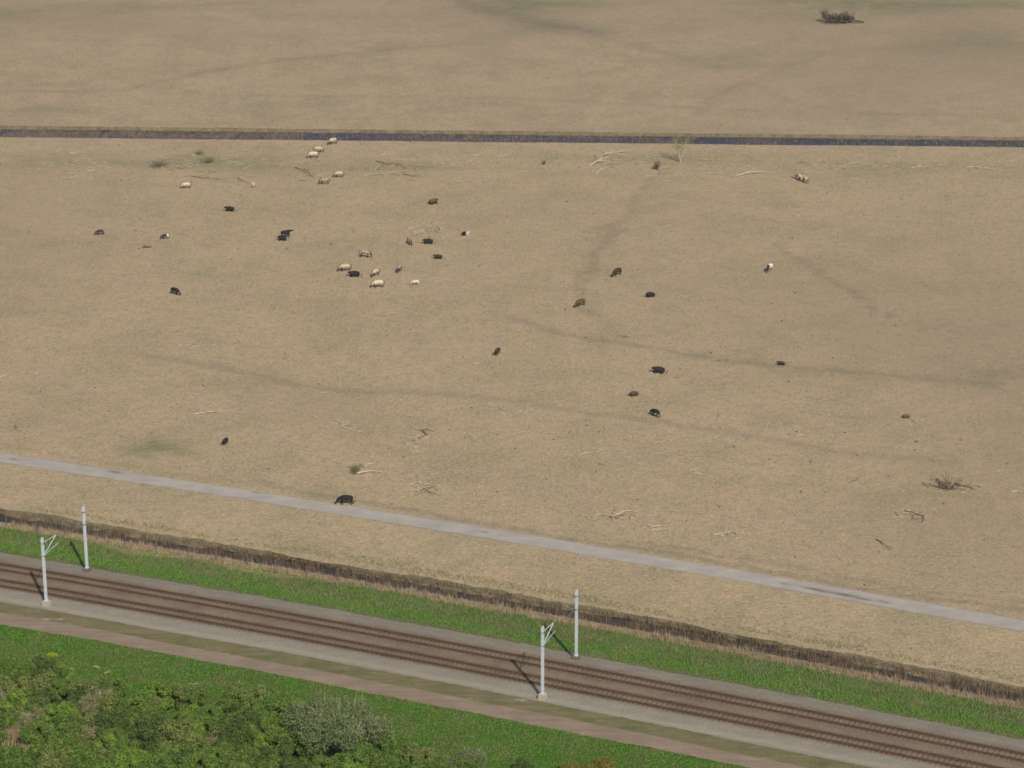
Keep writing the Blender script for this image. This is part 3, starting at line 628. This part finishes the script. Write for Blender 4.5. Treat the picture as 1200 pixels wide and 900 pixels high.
# ------------------------------------------------------------------ fallen branches
def branch(px, py, len_px, ang_px, label, dark=False, twigs=5, seed=0, thick=.075, lift=.15, name="fallen_branch", cat="fallen branch", group="bleached branches lying on the plain"):
    r = random.Random(seed*7+3); a = R(ang_px); dx, dy = math.cos(a)*len_px/2, math.sin(a)*len_px/2
    p, q = at(px-dx, py+dy), at(px+dx, py-dy); c = (p+q)/2; L = np.linalg.norm(q-p); th = math.atan2(q[1]-p[1], q[0]-p[0])
    t = MB(); n = 7; pts = []; off = 0
    for i in range(n):
        u = i/(n-1); off += r.uniform(-.16, .16)*L*.7; pts.append(Vector((L*(u-.5), off*(u*(1-u)*3), thick+.02+lift*L*.25*max(0, math.sin(u*3.1))*r.uniform(.3, 1))))
    rad = [thick*(1-.75*i/(n-1)) for i in range(n)]; t.tube(pts, rad, 6)
    for k in range(twigs):
        u = r.uniform(.2, .92); i = min(n-2, int(u*(n-1))); b0 = pts[i].lerp(pts[i+1], u*(n-1)-i); sg = r.choice((-1, 1)); l = L*r.uniform(.15, .38)
        d = Vector((r.uniform(.3, .9), sg*r.uniform(.5, 1.), r.uniform(-.1, .45))).normalized(); e1 = b0+d*l*.5; e2 = e1+(d+Vector((r.uniform(-.3, .3), r.uniform(-.4, .4), r.uniform(-.4, .1))))*l*.5
        for e in (e1, e2): e.z = max(e.z, .04)
        r0 = rad[i]*.6; t.tube([b0, e1, e2], [r0, r0*.7, .012], 5)
        for _ in range(2):
            f0 = b0.lerp(e2, r.uniform(.3, .9)); f1 = f0+Vector((r.uniform(-.3, .6), r.uniform(-.6, .6), r.uniform(0, .3)))*l*.6; f1.z = max(f1.z, .03); f0.z = max(f0.z, .04); t.tube([f0, f1], [r0*.5, .01], 4)
    o = t.build(name, M['darkwood'] if dark else M['deadwood']); o.location = c; o.rotation_euler = (0, 0, th)
    return tag(o, label, cat, group)
BR = [
 (245, 483, 33, 10, "pale forked branch lying below the left end of the worn path", 0, 3, .09),
 (62, 409, 22, 15, "small pale branch in the upper left part of the plain, far from any animal", 0, 2, .07),
 (4, 442, 10, 10, "short pale branch cut by the left edge of the picture", 0, 1, .08),
 (22, 503, 12, -40, "dark broken branch sticking up near the left edge above the road", 1, 3, .06),
 (88, 529, 15, 2, "thin pale stick close to the concrete road at the left", 0, 0, .06),
 (433, 555, 32, 3, "thick pale log beside a spiky dark bush, above the grazing black cow", 0, 1, .15),
 (412, 500, 36, -20, "long thin greyish branch above the spiky bush and log", 0, 4, .06),
 (501, 507, 7, 80, "short dark stub standing beside grey twigs", 1, 1, .10),
 (487, 520, 22, 5, "greyish heap of brushwood under a dark stub", 0, 9, .05),
 (483, 509, 12, 0, "thin pale sticks left of a dark stub", 0, 3, .05),
 (553, 514, 15, -45, "small twiggy heap right of the dark stub", 0, 7, .05),
 (492, 567, 18, -75, "pale brown crooked branch pointing at the road, centre left", 0, 5, .08),
 (505, 577, 22, -25, "dark thin branch lying right of a crooked pale one", 1, 2, .06),
 (476, 582, 14, 15, "faint grey stick close above the road, centre left", 0, 1, .05),
 (690, 532, 22, 12, "single curved whitish stick in the middle of the lower plain", 0, 1, .08),
 (704, 544, 8, 0, "tiny reddish stick below the curved whitish one", 1, 0, .06),
 (733, 602, 24, 8, "whitish end of a fallen bough beside tangled brushwood, right of centre", 0, 3, .11),
 (718, 606, 28, -12, "tangled yellowish brushwood at the left of a whitish bough", 0, 10, .07),
 (771, 618, 18, 0, "pale heap of sticks close above the road, right of the tangled brushwood", 0, 7, .06),
 (690, 609, 10, -45, "little grey twig left of the tangled brushwood", 0, 2, .05),
 (853, 625, 34, 8, "spread of pale straw coloured sticks above the road at right", 0, 9, .07),
 (1036, 638, 22, -30, "dark stick with a pale end, near the road at right", 1, 2, .08),
 (999, 563, 10, 40, "small dark hooked twig left of the thorny bush", 1, 2, .06),
 (1060, 602, 30, -12, "low grey twigs below the thorny bush", 0, 7, .05),
 (1070, 606, 26, -35, "dark twisted branch below the thorny bush", 1, 3, .07),
 (1193, 578, 16, -8, "pale stick at the right edge of the plain", 0, 1, .09),
 (817, 492, 9, -30, "grey twig on the plain right of the three cattle", 0, 3, .06),
 (841, 489, 7, 50, "small upright twig on the plain, right of another grey twig", 1, 1, .05),
 (862, 524, 6, -50, "tiny dark twig in the lower right of the plain", 1, 1, .05),
 (483, 467, 12, 20, "whitish scrap of wood in the middle of the plain", 0, 3, .06),
 (461, 467, 14, 40, "faint thin twigs left of a whitish scrap of wood", 0, 3, .05),
 (590, 482, 16, -40, "faint pale twig in the middle of the plain, above the whitish stick", 0, 3, .06),
 (622, 481, 16, 25, "faint pale brushwood right of centre of the plain", 0, 6, .05),
 (712, 187, 44, 22, "large bleached fallen tree top with spread limbs below the canal", 0, 9, .16),
 (706, 200, 16, 30, "butt end of a bleached trunk below the canal", 0, 1, .13),
 (887, 205, 48, 4, "long pale trunk lying in line with the canal at right", 0, 3, .12),
 (762, 186, 12, -10, "whitish scraps of wood left of the young tree", 0, 6, .10),
 (826, 187, 16, 0, "pale twiggy heap right of the young tree", 0, 8, .07),
 (785, 213, 18, 0, "thin pale stick below the young tree", 0, 1, .07),
 (941, 191, 10, 0, "small grey stick above the three standing horses", 1, 2, .07),
 (1010, 193, 30, -4, "long grey stick right of the three standing horses", 0, 4, .07),
 (1080, 196, 24, 4, "pale branch in the upper right of the plain below the canal", 0, 4, .08),
 (1152, 198, 40, -5, "long greyish branch at the right edge below the canal", 0, 5, .09),
 (838, 203, 18, 4, "thin whitish stick left of the long pale trunk", 0, 2, .07),
 (595, 183, 22, 5, "pale branch below the canal in the middle", 0, 6, .08),
 (560, 183, 18, 5, "faint pale twigs at the left of a branch by the canal", 0, 5, .06),
 (460, 194, 40, -14, "greenish grey fallen limb below the canal, right of the horses", 1, 5, .09),
 (455, 203, 56, 6, "long whitish limb under the greenish one, right of the horses", 0, 6, .07),
 (482, 206, 20, -8, "dark end of a fallen limb right of the upper horses", 1, 3, .08),
 (540, 209, 12, 0, "scatter of tiny pale twigs in the upper middle", 0, 5, .05),
 (455, 181, 18, 8, "short whitish branch just under the canal, right of the farthest horse", 0, 4, .07),
 (90, 180, 18, 0, "whitish stick near the canal at the far left", 0, 2, .09),
 (45, 199, 8, 50, "tiny white scrap of wood at the upper left edge", 0, 2, .09),
 (90, 209, 20, 0, "faint pale stick at upper left, below a whitish one", 0, 2, .06),
 (245, 209, 42, -6, "long dark stick above and right of the lone pale horse", 1, 5, .07),
 (255, 217, 44, -4, "faint long stick right of the lone pale horse", 0, 3, .05),
 (286, 212, 16, -25, "dark stick left of the cream foal", 1, 2, .07),
 (291, 197, 14, 20, "small whitish branch above the cream foal", 0, 4, .07),
 (357, 203, 26, -30, "greyish limb lying left of the dark grey horse", 1, 4, .08),
 (215, 194, 24, -20, "pale twigs between two dark grassy clumps at upper left", 0, 5, .07),
 (495, 267, 34, 6, "faint curved pale branch above the herd", 0, 5, .06),
 (520, 269, 16, -20, "thin pale branch above a lying black cow", 0, 2, .07),
 (447, 268, 16, 5, "faint white stick above the grey dun horse", 0, 2, .06),
 (430, 410, 22, -5, "pale faint stick in the middle left of the plain", 0, 3, .05),
 (735, 395, 10, 0, "dark stick on the worn path", 1, 0, .06),
 (60, 410, 12, 40, "forked end of a small pale branch at left", 0, 2, .05),
 (222, 406, 24, -4, "whitish thin branch in the left middle of the plain", 0, 3, .06),
 (390, 497, 14, -5, "faint pale brushwood left of a long thin branch", 0, 7, .05),
]
for i, (px, py, L, a, lab, dk, tw, tk) in enumerate(BR): branch(px, py, L, a, lab, bool(dk), tw, i, tk)

# ------------------------------------------------------------------ bushes and trees
def spiky(mb, r, H, W, n, lean=.5, r0=.035):
    for k in range(n):
        a = r.uniform(0, 6.283); u = r.uniform(.1, 1)**.7; top = Vector((math.cos(a)*W*u, math.sin(a)*W*u, H*r.uniform(.5, 1)*(1-.4*u*u)))
        b0 = Vector((math.cos(a)*.1, math.sin(a)*.1, 0)); mid = b0.lerp(top, .5)+Vector((r.uniform(-.1, .1), r.uniform(-.1, .1), H*.08)); mb.tube([b0, mid, top], [r0, r0*.7, .008], 5, False)
        for _ in range(5):
            s = mid.lerp(top, r.uniform(-.6, .9)); e = s+Vector((r.uniform(-1, 1), r.uniform(-1, 1), r.uniform(0, 1)))*H*.22; e.z = max(.03, e.z); mb.tube([s, e], [r0*.4, .005], 4, False)
def leaf_cloud(r, centers, n, size, flat=.0, up=.3):
    c = np.array([k[:3] for k in centers]); rad = np.array([k[3] for k in centers]); p = rad**2; p /= p.sum()
    idx = r.choice(len(c), n, p=p); d = r.normal(size=(n, 3)); d /= np.linalg.norm(d, axis=1)[:, None]
    rr = rad[idx]*r.uniform(.35, 1.08, n)**.55; P = c[idx]+d*rr[:, None]*np.array([1, 1, .85])
    P = P[P[:, 2] > .05]; n = len(P); d = d[:n]
    nm = d + r.normal(size=(n, 3))*.8+np.array([0, 0, up]); nm /= np.linalg.norm(nm, axis=1)[:, None]
    a = np.cross(nm, r.normal(size=(n, 3))); a /= np.linalg.norm(a, axis=1)[:, None]; b = np.cross(nm, a)
    s = size*r.uniform(.6, 1.4, n)[:, None]
    V = np.stack([P-a*s, P+b*s*.6, P+a*s, P-b*s*.6], 1).reshape(-1, 3); return V, np.arange(4*n).reshape(-1, 4)
def shrub_proto(seed, H, W, nl, mat_, leaf=.085, nlobes=24, sparse=False):
    r = np.random.RandomState(seed); C_ = []
    for k in range(nlobes):
        a = r.uniform(0, 6.283); u = r.uniform(0, 1)**.6; z = H*r.uniform(.25, .92)*(1-.35*u*u); rad = W*r.uniform(.16, .34)
        C_.append((math.cos(a)*W*u*.8, math.sin(a)*W*u*.8, max(z, rad*.7), rad))
    V, F = leaf_cloud(r, C_, nl, leaf)
    crown = np_mesh("crown", V, F, mat_)
    mb = MB(); rr = random.Random(seed)
    for c in C_[:16]:
        b0 = Vector((rr.uniform(-.15, .15), rr.uniform(-.15, .15), -.1)); e = Vector(c[:3]); mid = b0.lerp(e, .5)+Vector((0, 0, .15*H)); mb.tube([b0, mid, e, e+(e-mid)*.45], [.07, .05, .03, .008], 5, False)
        if sparse:
            for _ in range(26):
                s = mid.lerp(e, rr.uniform(.2, 1.1)); q = s+Vector((rr.uniform(-1, 1), rr.uniform(-1, 1), rr.uniform(0, 1.3)))*c[3]*1.1; mb.tube([s, q], [.016, .005], 3, False)
    return crown, mb
PROTO = {}
def leafm(nm, a, c, t=.35): return leaf_mat(nm, a, c, t, 1.3, 5)
LM_SCRUB = leaf_mat('scrub_leaves', (.13, .145, .085), (.085, .10, .055), .2, 1.3, 4)
LM = [leafm("leaves_green", (.185, .28, .055), (.11, .175, .04)), leafm("leaves_bright", (.235, .35, .055), (.14, .225, .045)), leafm("leaves_olive", (.25, .29, .085), (.16, .20, .055)),
      leafm("leaves_dark", (.12, .185, .045), (.08, .125, .035)), leafm("leaves_grey", (.22, .27, .115), (.15, .19, .075)), leafm("leaves_yellow", (.28, .25, .06), (.17, .18, .045)), leafm("buds_brown", (.31, .30, .14), (.21, .225, .08))]
spec = [(1, 3.6, 2.6, 9000, 0), (2, 3.2, 2.3, 8000, 1), (3, 4.0, 2.6, 7000, 2), (4, 3.4, 2.5, 9000, 3), (5, 3.8, 2.4, 8500, 0), (6, 3.0, 2.1, 7500, 1), (7, 3.6, 2.4, 4200, 6), (8, 4.3, 4.2, 21000, 4), (9, 3.0, 3.0, 10000, 4), (10, 2.6, 2.4, 8000, 5), (11, 3.5, 2.6, 6500, 2)]
for sd_, H, W, nl, li in spec:
    sp_ = li in (4, 6); cr, mb = shrub_proto(sd_, H, W, nl, LM[li], .075 if li in (4, 6) else .105, 24, sp_); PROTO[sd_] = (cr, mb.mesh("trunk", M['palebark'] if li in (4, 6) else M['bark']))
def shrub(pid, px, py, s, label, group=None, rz=None, cat="shrub", name="shrub", zoff=None):
    H = [k for k in spec if k[0] == pid][0][1]*s; g = at(px, py, H*.5)
    t = empty(name, (g[0], g[1], 0), (px*.37 % 6.28) if rz is None else rz, s); tag(t, label, cat, group)
    link("crown", PROTO[pid][0], t); link("trunk", PROTO[pid][1], t); return t
GT = "shrubs massed in the thicket at the bottom left"
r = random.Random(4)
def top_edge(px): return float(np.interp(px, [-20, 0, 60, 110, 160, 230, 290, 330, 400, 440, 470, 520, 580, 650, 700, 770, 860], [774, 776, 778, 786, 794, 806, 806, 808, 818, 846, 868, 888, 900, 905, 905, 915, 940]))
LAB = {0: "leafy green shrub in the dense thicket at bottom left", 1: "fresh light green shrub in the dense thicket at bottom left", 2: "olive green shrub in the dense thicket at bottom left", 3: "dark green shrub in the dense thicket at bottom left", 6: "half bare brownish shrub in the dense thicket at bottom left"}
GRP = {0: "leafy green thicket shrubs", 1: "fresh light green thicket shrubs", 2: "olive green thicket shrubs", 3: "dark green thicket shrubs", 6: "half bare brown thicket shrubs"}
yy = 0; row = 0
for row in range(11):
    px = -30 + (row % 2)*16
    while px < 640:
        py = top_edge(px) + 16 + row*14 + r.uniform(-6, 6)
        if py < 955 and r.random() > .06 and not (345 < px < 455 and py < 885) and not (px < 30 and 852 < py < 885):
            pid = r.choice((1, 1, 1, 2, 3, 5, 5, 5, 6, 7, 11, 4, 4)); li = [k for k in spec if k[0] == pid][0][4]
            shrub(pid, px+r.uniform(-7, 7), py, r.uniform(.78, 1.2), LAB[li], GRP[li], r.uniform(0, 6.28))
        px += r.uniform(23, 31)
shrub(8, 397, 850, 1.5, "large rounded grey green willow at the right end of the thicket", rz=.4, cat="willow", name="willow")
shrub(9, 345, 834, .62, "small grey willow tucked against the left side of the large one", rz=2.4, cat="willow", name="willow")
shrub(9, 545, 893, 1.0, "low grey green willow on the bottom edge, right of the thicket", rz=1.2, cat="willow", name="willow")
shrub(9, 480, 884, .8, "small grey green willow at the foot of the thicket", rz=3.2, cat="willow", name="willow")
shrub(4, 612, 903, .7, "dark green shrub on the bottom edge between a willow and a yellowish shrub", rz=1.9)
shrub(10, 702, 899, .85, "yellowish shrub on the bottom edge, centre", rz=.9)
shrub(10, 668, 902, .6, "smaller yellowish shrub on the bottom edge, left of the larger one", rz=2.9)
shrub(11, 752, 908, .6, "olive shrub on the bottom edge, rightmost of the row", rz=4.9)
# dry reed clumps in the gap of the thicket
def reedclump(px, py, w_, n, h, label, seed, mat_=None):
    rr = np.random.RandomState(seed); P = np.stack([rr.normal(0, w_, n), rr.normal(0, w_, n), np.zeros(n)], 1)
    o = link("reed_clump", blades("reed_clump", P, rr.uniform(.5, 1, n)*h, .08, mat_ or M['reed'], .4, seed)); g = at(px, py, h*.4); o.location = (g[0], g[1], 0); tag(o, label, "reed clump", "dry reed clumps in the thicket")
reedclump(12, 858, .6, 900, 2.2, "dry buff reed clump in the thicket, at the left edge", 1)
reedclump(36, 876, .6, 900, 1.9, "dry buff reed clump in the thicket, right of another at the left edge", 2)
reedclump(50, 890, .4, 500, 1.4, "small dry buff reed clump near the bottom left corner", 3)
rr = np.random.RandomState(9); V, F = leaf_cloud(rr, [(0, 0, .35, .35), (.4, .1, .25, .25), (-.45, 0, .3, .25)], 500, .06); o = link("flowering_bush", np_mesh("flowering_bush", V, F, leaf_mat("yellow_flowers", (.5, .52, .05), (.25, .36, .05), .3, 4))); g = at(61, 767, .4); o.location = (g[0], g[1], 0); tag(o, "small bright yellow flowering bush in the green meadow at left", "flowering bush")

def bare_bush(px, py, H, W, n, label, mat_, seed, leaves=0, lm=None, name="bush", cat="bush", r0=.035, squash=1.0):
    g = at(px, py, 0); t = empty(name, (g[0], g[1], 0), 0); tag(t, label, cat); mb = MB(); spiky(mb, random.Random(seed), H, W, n, r0=r0); mb.v = [(a, b_*squash, c_) for a, b_, c_ in mb.v]; mb.build("stems", mat_, t)
    if leaves:
        rr = np.random.RandomState(seed); V, F = leaf_cloud(rr, [(rr.uniform(-W, W)*.6, rr.uniform(-W, W)*.6*squash, H*rr.uniform(.3, .7), W*.35) for _ in range(7)], leaves, .07); link("foliage", np_mesh("foliage", V, F, lm), t)
bare_bush(417, 556, 1.9, 1.0, 16, "small spiky dark bush at the end of a pale log", M['darkwood'], 1, 120, LM[3])
bare_bush(1112, 574, 3.1, 3.3, 11, "low thorny bare bush with splayed stems at the right", M['bark'], 2, 40, LM[2], r0=.07)
branch(1132, 571, 26, -17, "dark limb lying at the right side of the thorny bush", True, 2, 91, .12)
branch(1103, 569, 16, -48, "thick dark limb lying at the left foot of the thorny bush", True, 2, 92, .16)
bare_bush(770, 198, 1.9, 1.3, 22, "grey green bush left of the young tree below the canal", M['darkwood'], 3, 350, LM_SCRUB)
bare_bush(637, 193, 1.2, .6, 10, "tiny dark bush below the canal in the middle", M['darkwood'], 4, 90, LM_SCRUB)
bare_bush(187, 195, 1.2, 2.4, 24, "flat dark green clump of brushwood at upper left", M['darkwood'], 5, 450, LM_SCRUB)
bare_bush(243, 191, 1.3, 1.6, 18, "dark green clump of brushwood above the lone pale horse, right of a flatter one", M['darkwood'], 6, 320, LM_SCRUB)
bare_bush(233, 181, 1.0, 1.5, 14, "small greyish clump nearest the canal at upper left", M['darkwood'], 7, 160, LM_SCRUB)
# fallen dark tree beyond the canal
g = at(985, 27, 0); t = empty("fallen_tree", (g[0], g[1], 0), R(172), 1.3); tag(t, "dark fallen tree with a tangled crown, alone on the plain beyond the canal", "fallen tree")
mb = MB(); rr = random.Random(12)
mb.tube([(-4.2, 0, .3), (-2, .2, .6), (0, 0, .8), (2, -.2, .9)], [.14, .2, .22, .12], 7)
for k in range(70):
    s = Vector((rr.uniform(-2.6, 3.0), rr.uniform(-.4, .4), rr.uniform(.4, 1.0))); e = s+Vector((rr.uniform(-.4, 1.8), rr.uniform(-2.6, 2.6), rr.uniform(-.5, .8)+(.7 if rr.random() < .3 else 0))); e.z = max(.05, e.z)
    m_ = s.lerp(e, .5)+Vector((0, 0, .2)); mb.tube([s, m_, e], [.09, .055, .015], 4, False)
    for _ in range(3):
        f = m_.lerp(e, rr.random()); h_ = f+Vector((rr.uniform(-.7, .7), rr.uniform(-.7, .7), rr.uniform(-.2, .6))); h_.z = max(.03, h_.z); mb.tube([f, h_], [.03, .008], 3, False)
mb.build("limbs", simple("dark_old_wood", (.055, .045, .033), (.10, .085, .06), 2, .9), t)
rr = np.random.RandomState(4); V, F = leaf_cloud(rr, [(rr.uniform(-1.5, 3), rr.uniform(-1.5, 1.5), rr.uniform(.6, 1.9), .7) for _ in range(12)], 900, .1); link("foliage", np_mesh("foliage", V, F, simple("withered_leaves", (.07, .06, .04), (.11, .105, .065), 2, .9)), t)
# young tree by the canal
g = at(797, 190, 0); t = empty("young_tree", (g[0], g[1], 0), 0, .88); tag(t, "slender young tree with a pale trunk and thin crown in front of the canal", "tree")
mb = MB(); rr = random.Random(3); tips = []
for k, (a, sp_) in enumerate(((0, .25), (2.3, .35), (4.2, .3))):
    d = Vector((math.cos(a)*sp_, math.sin(a)*sp_, 1)); p = [Vector((0, 0, -.1)), d*1.6, d*3.2+Vector((.1, 0, 0)), d*4.9]; mb.tube(p, [.13, .09, .06, .02], 6)
    for _ in range(14):
        s = p[1].lerp(p[3], rr.uniform(.1, 1)); e = s+Vector((rr.uniform(-1, 1), rr.uniform(-1, 1), rr.uniform(.1, 1.1)))*1.1; mb.tube([s, e], [.03, .008], 4, False); tips.append(e)
mb.build("trunk", M['palebark'], t)
rr = np.random.RandomState(6); V, F = leaf_cloud(rr, [(e.x, e.y, e.z, .45) for e in tips], 1100, .07); link("crown", np_mesh("crown", V, F, LM[2]), t)

# pale scraps on the meadow edge of the thicket
for i, (px, py, L, a, lab) in enumerate(((113, 783, 9, -20, "pale dry scraps along the meadow edge of the thicket, left of a smaller heap"), (126, 789, 8, 10, "small heap of whitish twigs at the meadow edge of the thicket"), (229, 803, 9, 0, "whitish twigs where meadow meets thicket, right of the other heaps"))):
    branch(px, py, L, a, lab, False, 9, 200+i, .04, .5, group="whitish twigs along the thicket edge")

# scraps of wood and droppings lying about
def debris(name, pts, L, th, mat_, seed):
    rr = random.Random(seed); mb = MB()
    for p in pts:
        a = rr.uniform(0, 3.14); l = rr.uniform(*L); c, s_ = math.cos(a)*l/2, math.sin(a)*l/2; k = rr.uniform(-.15, .15)*l
        mb.tube([(p[0]-c, p[1]-s_, th), (p[0]+k, p[1]-k, th*1.6), (p[0]+c, p[1]+s_, th)], [th, th*.8, th*.4], 4)
    return mb.build(name, mat_)
rr = random.Random(77); pts = []
for cx, sx in ((70, 40), (110, 50), (270, 60), (480, 50), (550, 40), (620, 50), (740, 30), (840, 60), (960, 60), (1080, 60), (1160, 40), (500, 20)):
    for _ in range(34): pts.append(at(cx+rr.gauss(0, sx*.6), 193+rr.gauss(0, 8) if cx != 500 else 270+rr.gauss(0, 5)))
for cx, cy, sx, sy in ((495, 515, 18, 12), (430, 548, 20, 10), (495, 572, 14, 8), (725, 605, 26, 5), (855, 624, 20, 4), (1072, 602, 22, 5), (1115, 570, 26, 8), (600, 483, 30, 4), (400, 498, 20, 5), (230, 405, 25, 4), (770, 618, 14, 4)):
    for _ in range(16): pts.append(at(rr.gauss(cx, sx*.6), rr.gauss(cy, sy*.6)))
for _ in range(70): pts.append(at(rr.uniform(0, 1200), rr.uniform(400, 640)))
pts = [p for p in pts if float(vof(p[None])[0]) > 41 and p[1] < 518]
tag(debris("wood_scraps", pts, (.25, 1.3), .05, M['deadwood'], 5), "pale scraps of wood strewn over the plain, mostly in a belt below the canal", "wood scraps", kind="stuff")
pts = []
for cx, cy, sx, sy in ((240, 205, 60, 8), (360, 205, 20, 8), (470, 200, 40, 8), (500, 268, 18, 4), (770, 195, 20, 6), (1000, 193, 50, 5), (495, 512, 18, 12), (420, 550, 12, 8), (500, 574, 12, 6), (720, 606, 18, 4), (1080, 603, 22, 5), (1113, 570, 26, 7), (190, 195, 20, 4), (710, 192, 16, 6)):
    for _ in range(13): pts.append(at(rr.gauss(cx, sx*.6), rr.gauss(cy, sy*.6)))
pts = [p for p in pts if float(vof(p[None])[0]) > 41 and p[1] < 518]
tag(debris("dark_twigs", pts, (.5, 2.0), .045, M['darkwood'], 15), "thin dark twigs scattered round the dead branches on the plain", "twigs", kind="stuff")
pts = [at(rr.uniform(0, 1200), rr.uniform(175, 700)) for _ in range(170)]; pts = [p for p in pts if float(vof(p[None])[0]) > 40.5 and p[1] < 519]
tag(debris("droppings", pts, (.15, .5), .09, M['darkwood'], 6), "small dark droppings dotted over the grazed plain", "droppings", kind="stuff")

# ------------------------------------------------------------------ haze
mb = MB(); mb.box(0, 3000, 69, 8200, 6800, 143); hz = mb.build("haze", bpy.data.materials.new("haze_air")); hz["kind"] = "stuff"
hm_ = hz.data.materials[0]; hm_.use_nodes = True; nt_ = hm_.node_tree; nt_.nodes.remove(nt_.nodes["Principled BSDF"])
pv = nt_.nodes.new("ShaderNodeVolumePrincipled"); pv.inputs["Color"].default_value = (.86, .9, 1, 1); pv.inputs["Density"].default_value = .00008; pv.inputs["Anisotropy"].default_value = .3
nt_.links.new(pv.outputs[0], nt_.nodes["Material Output"].inputs["Volume"])
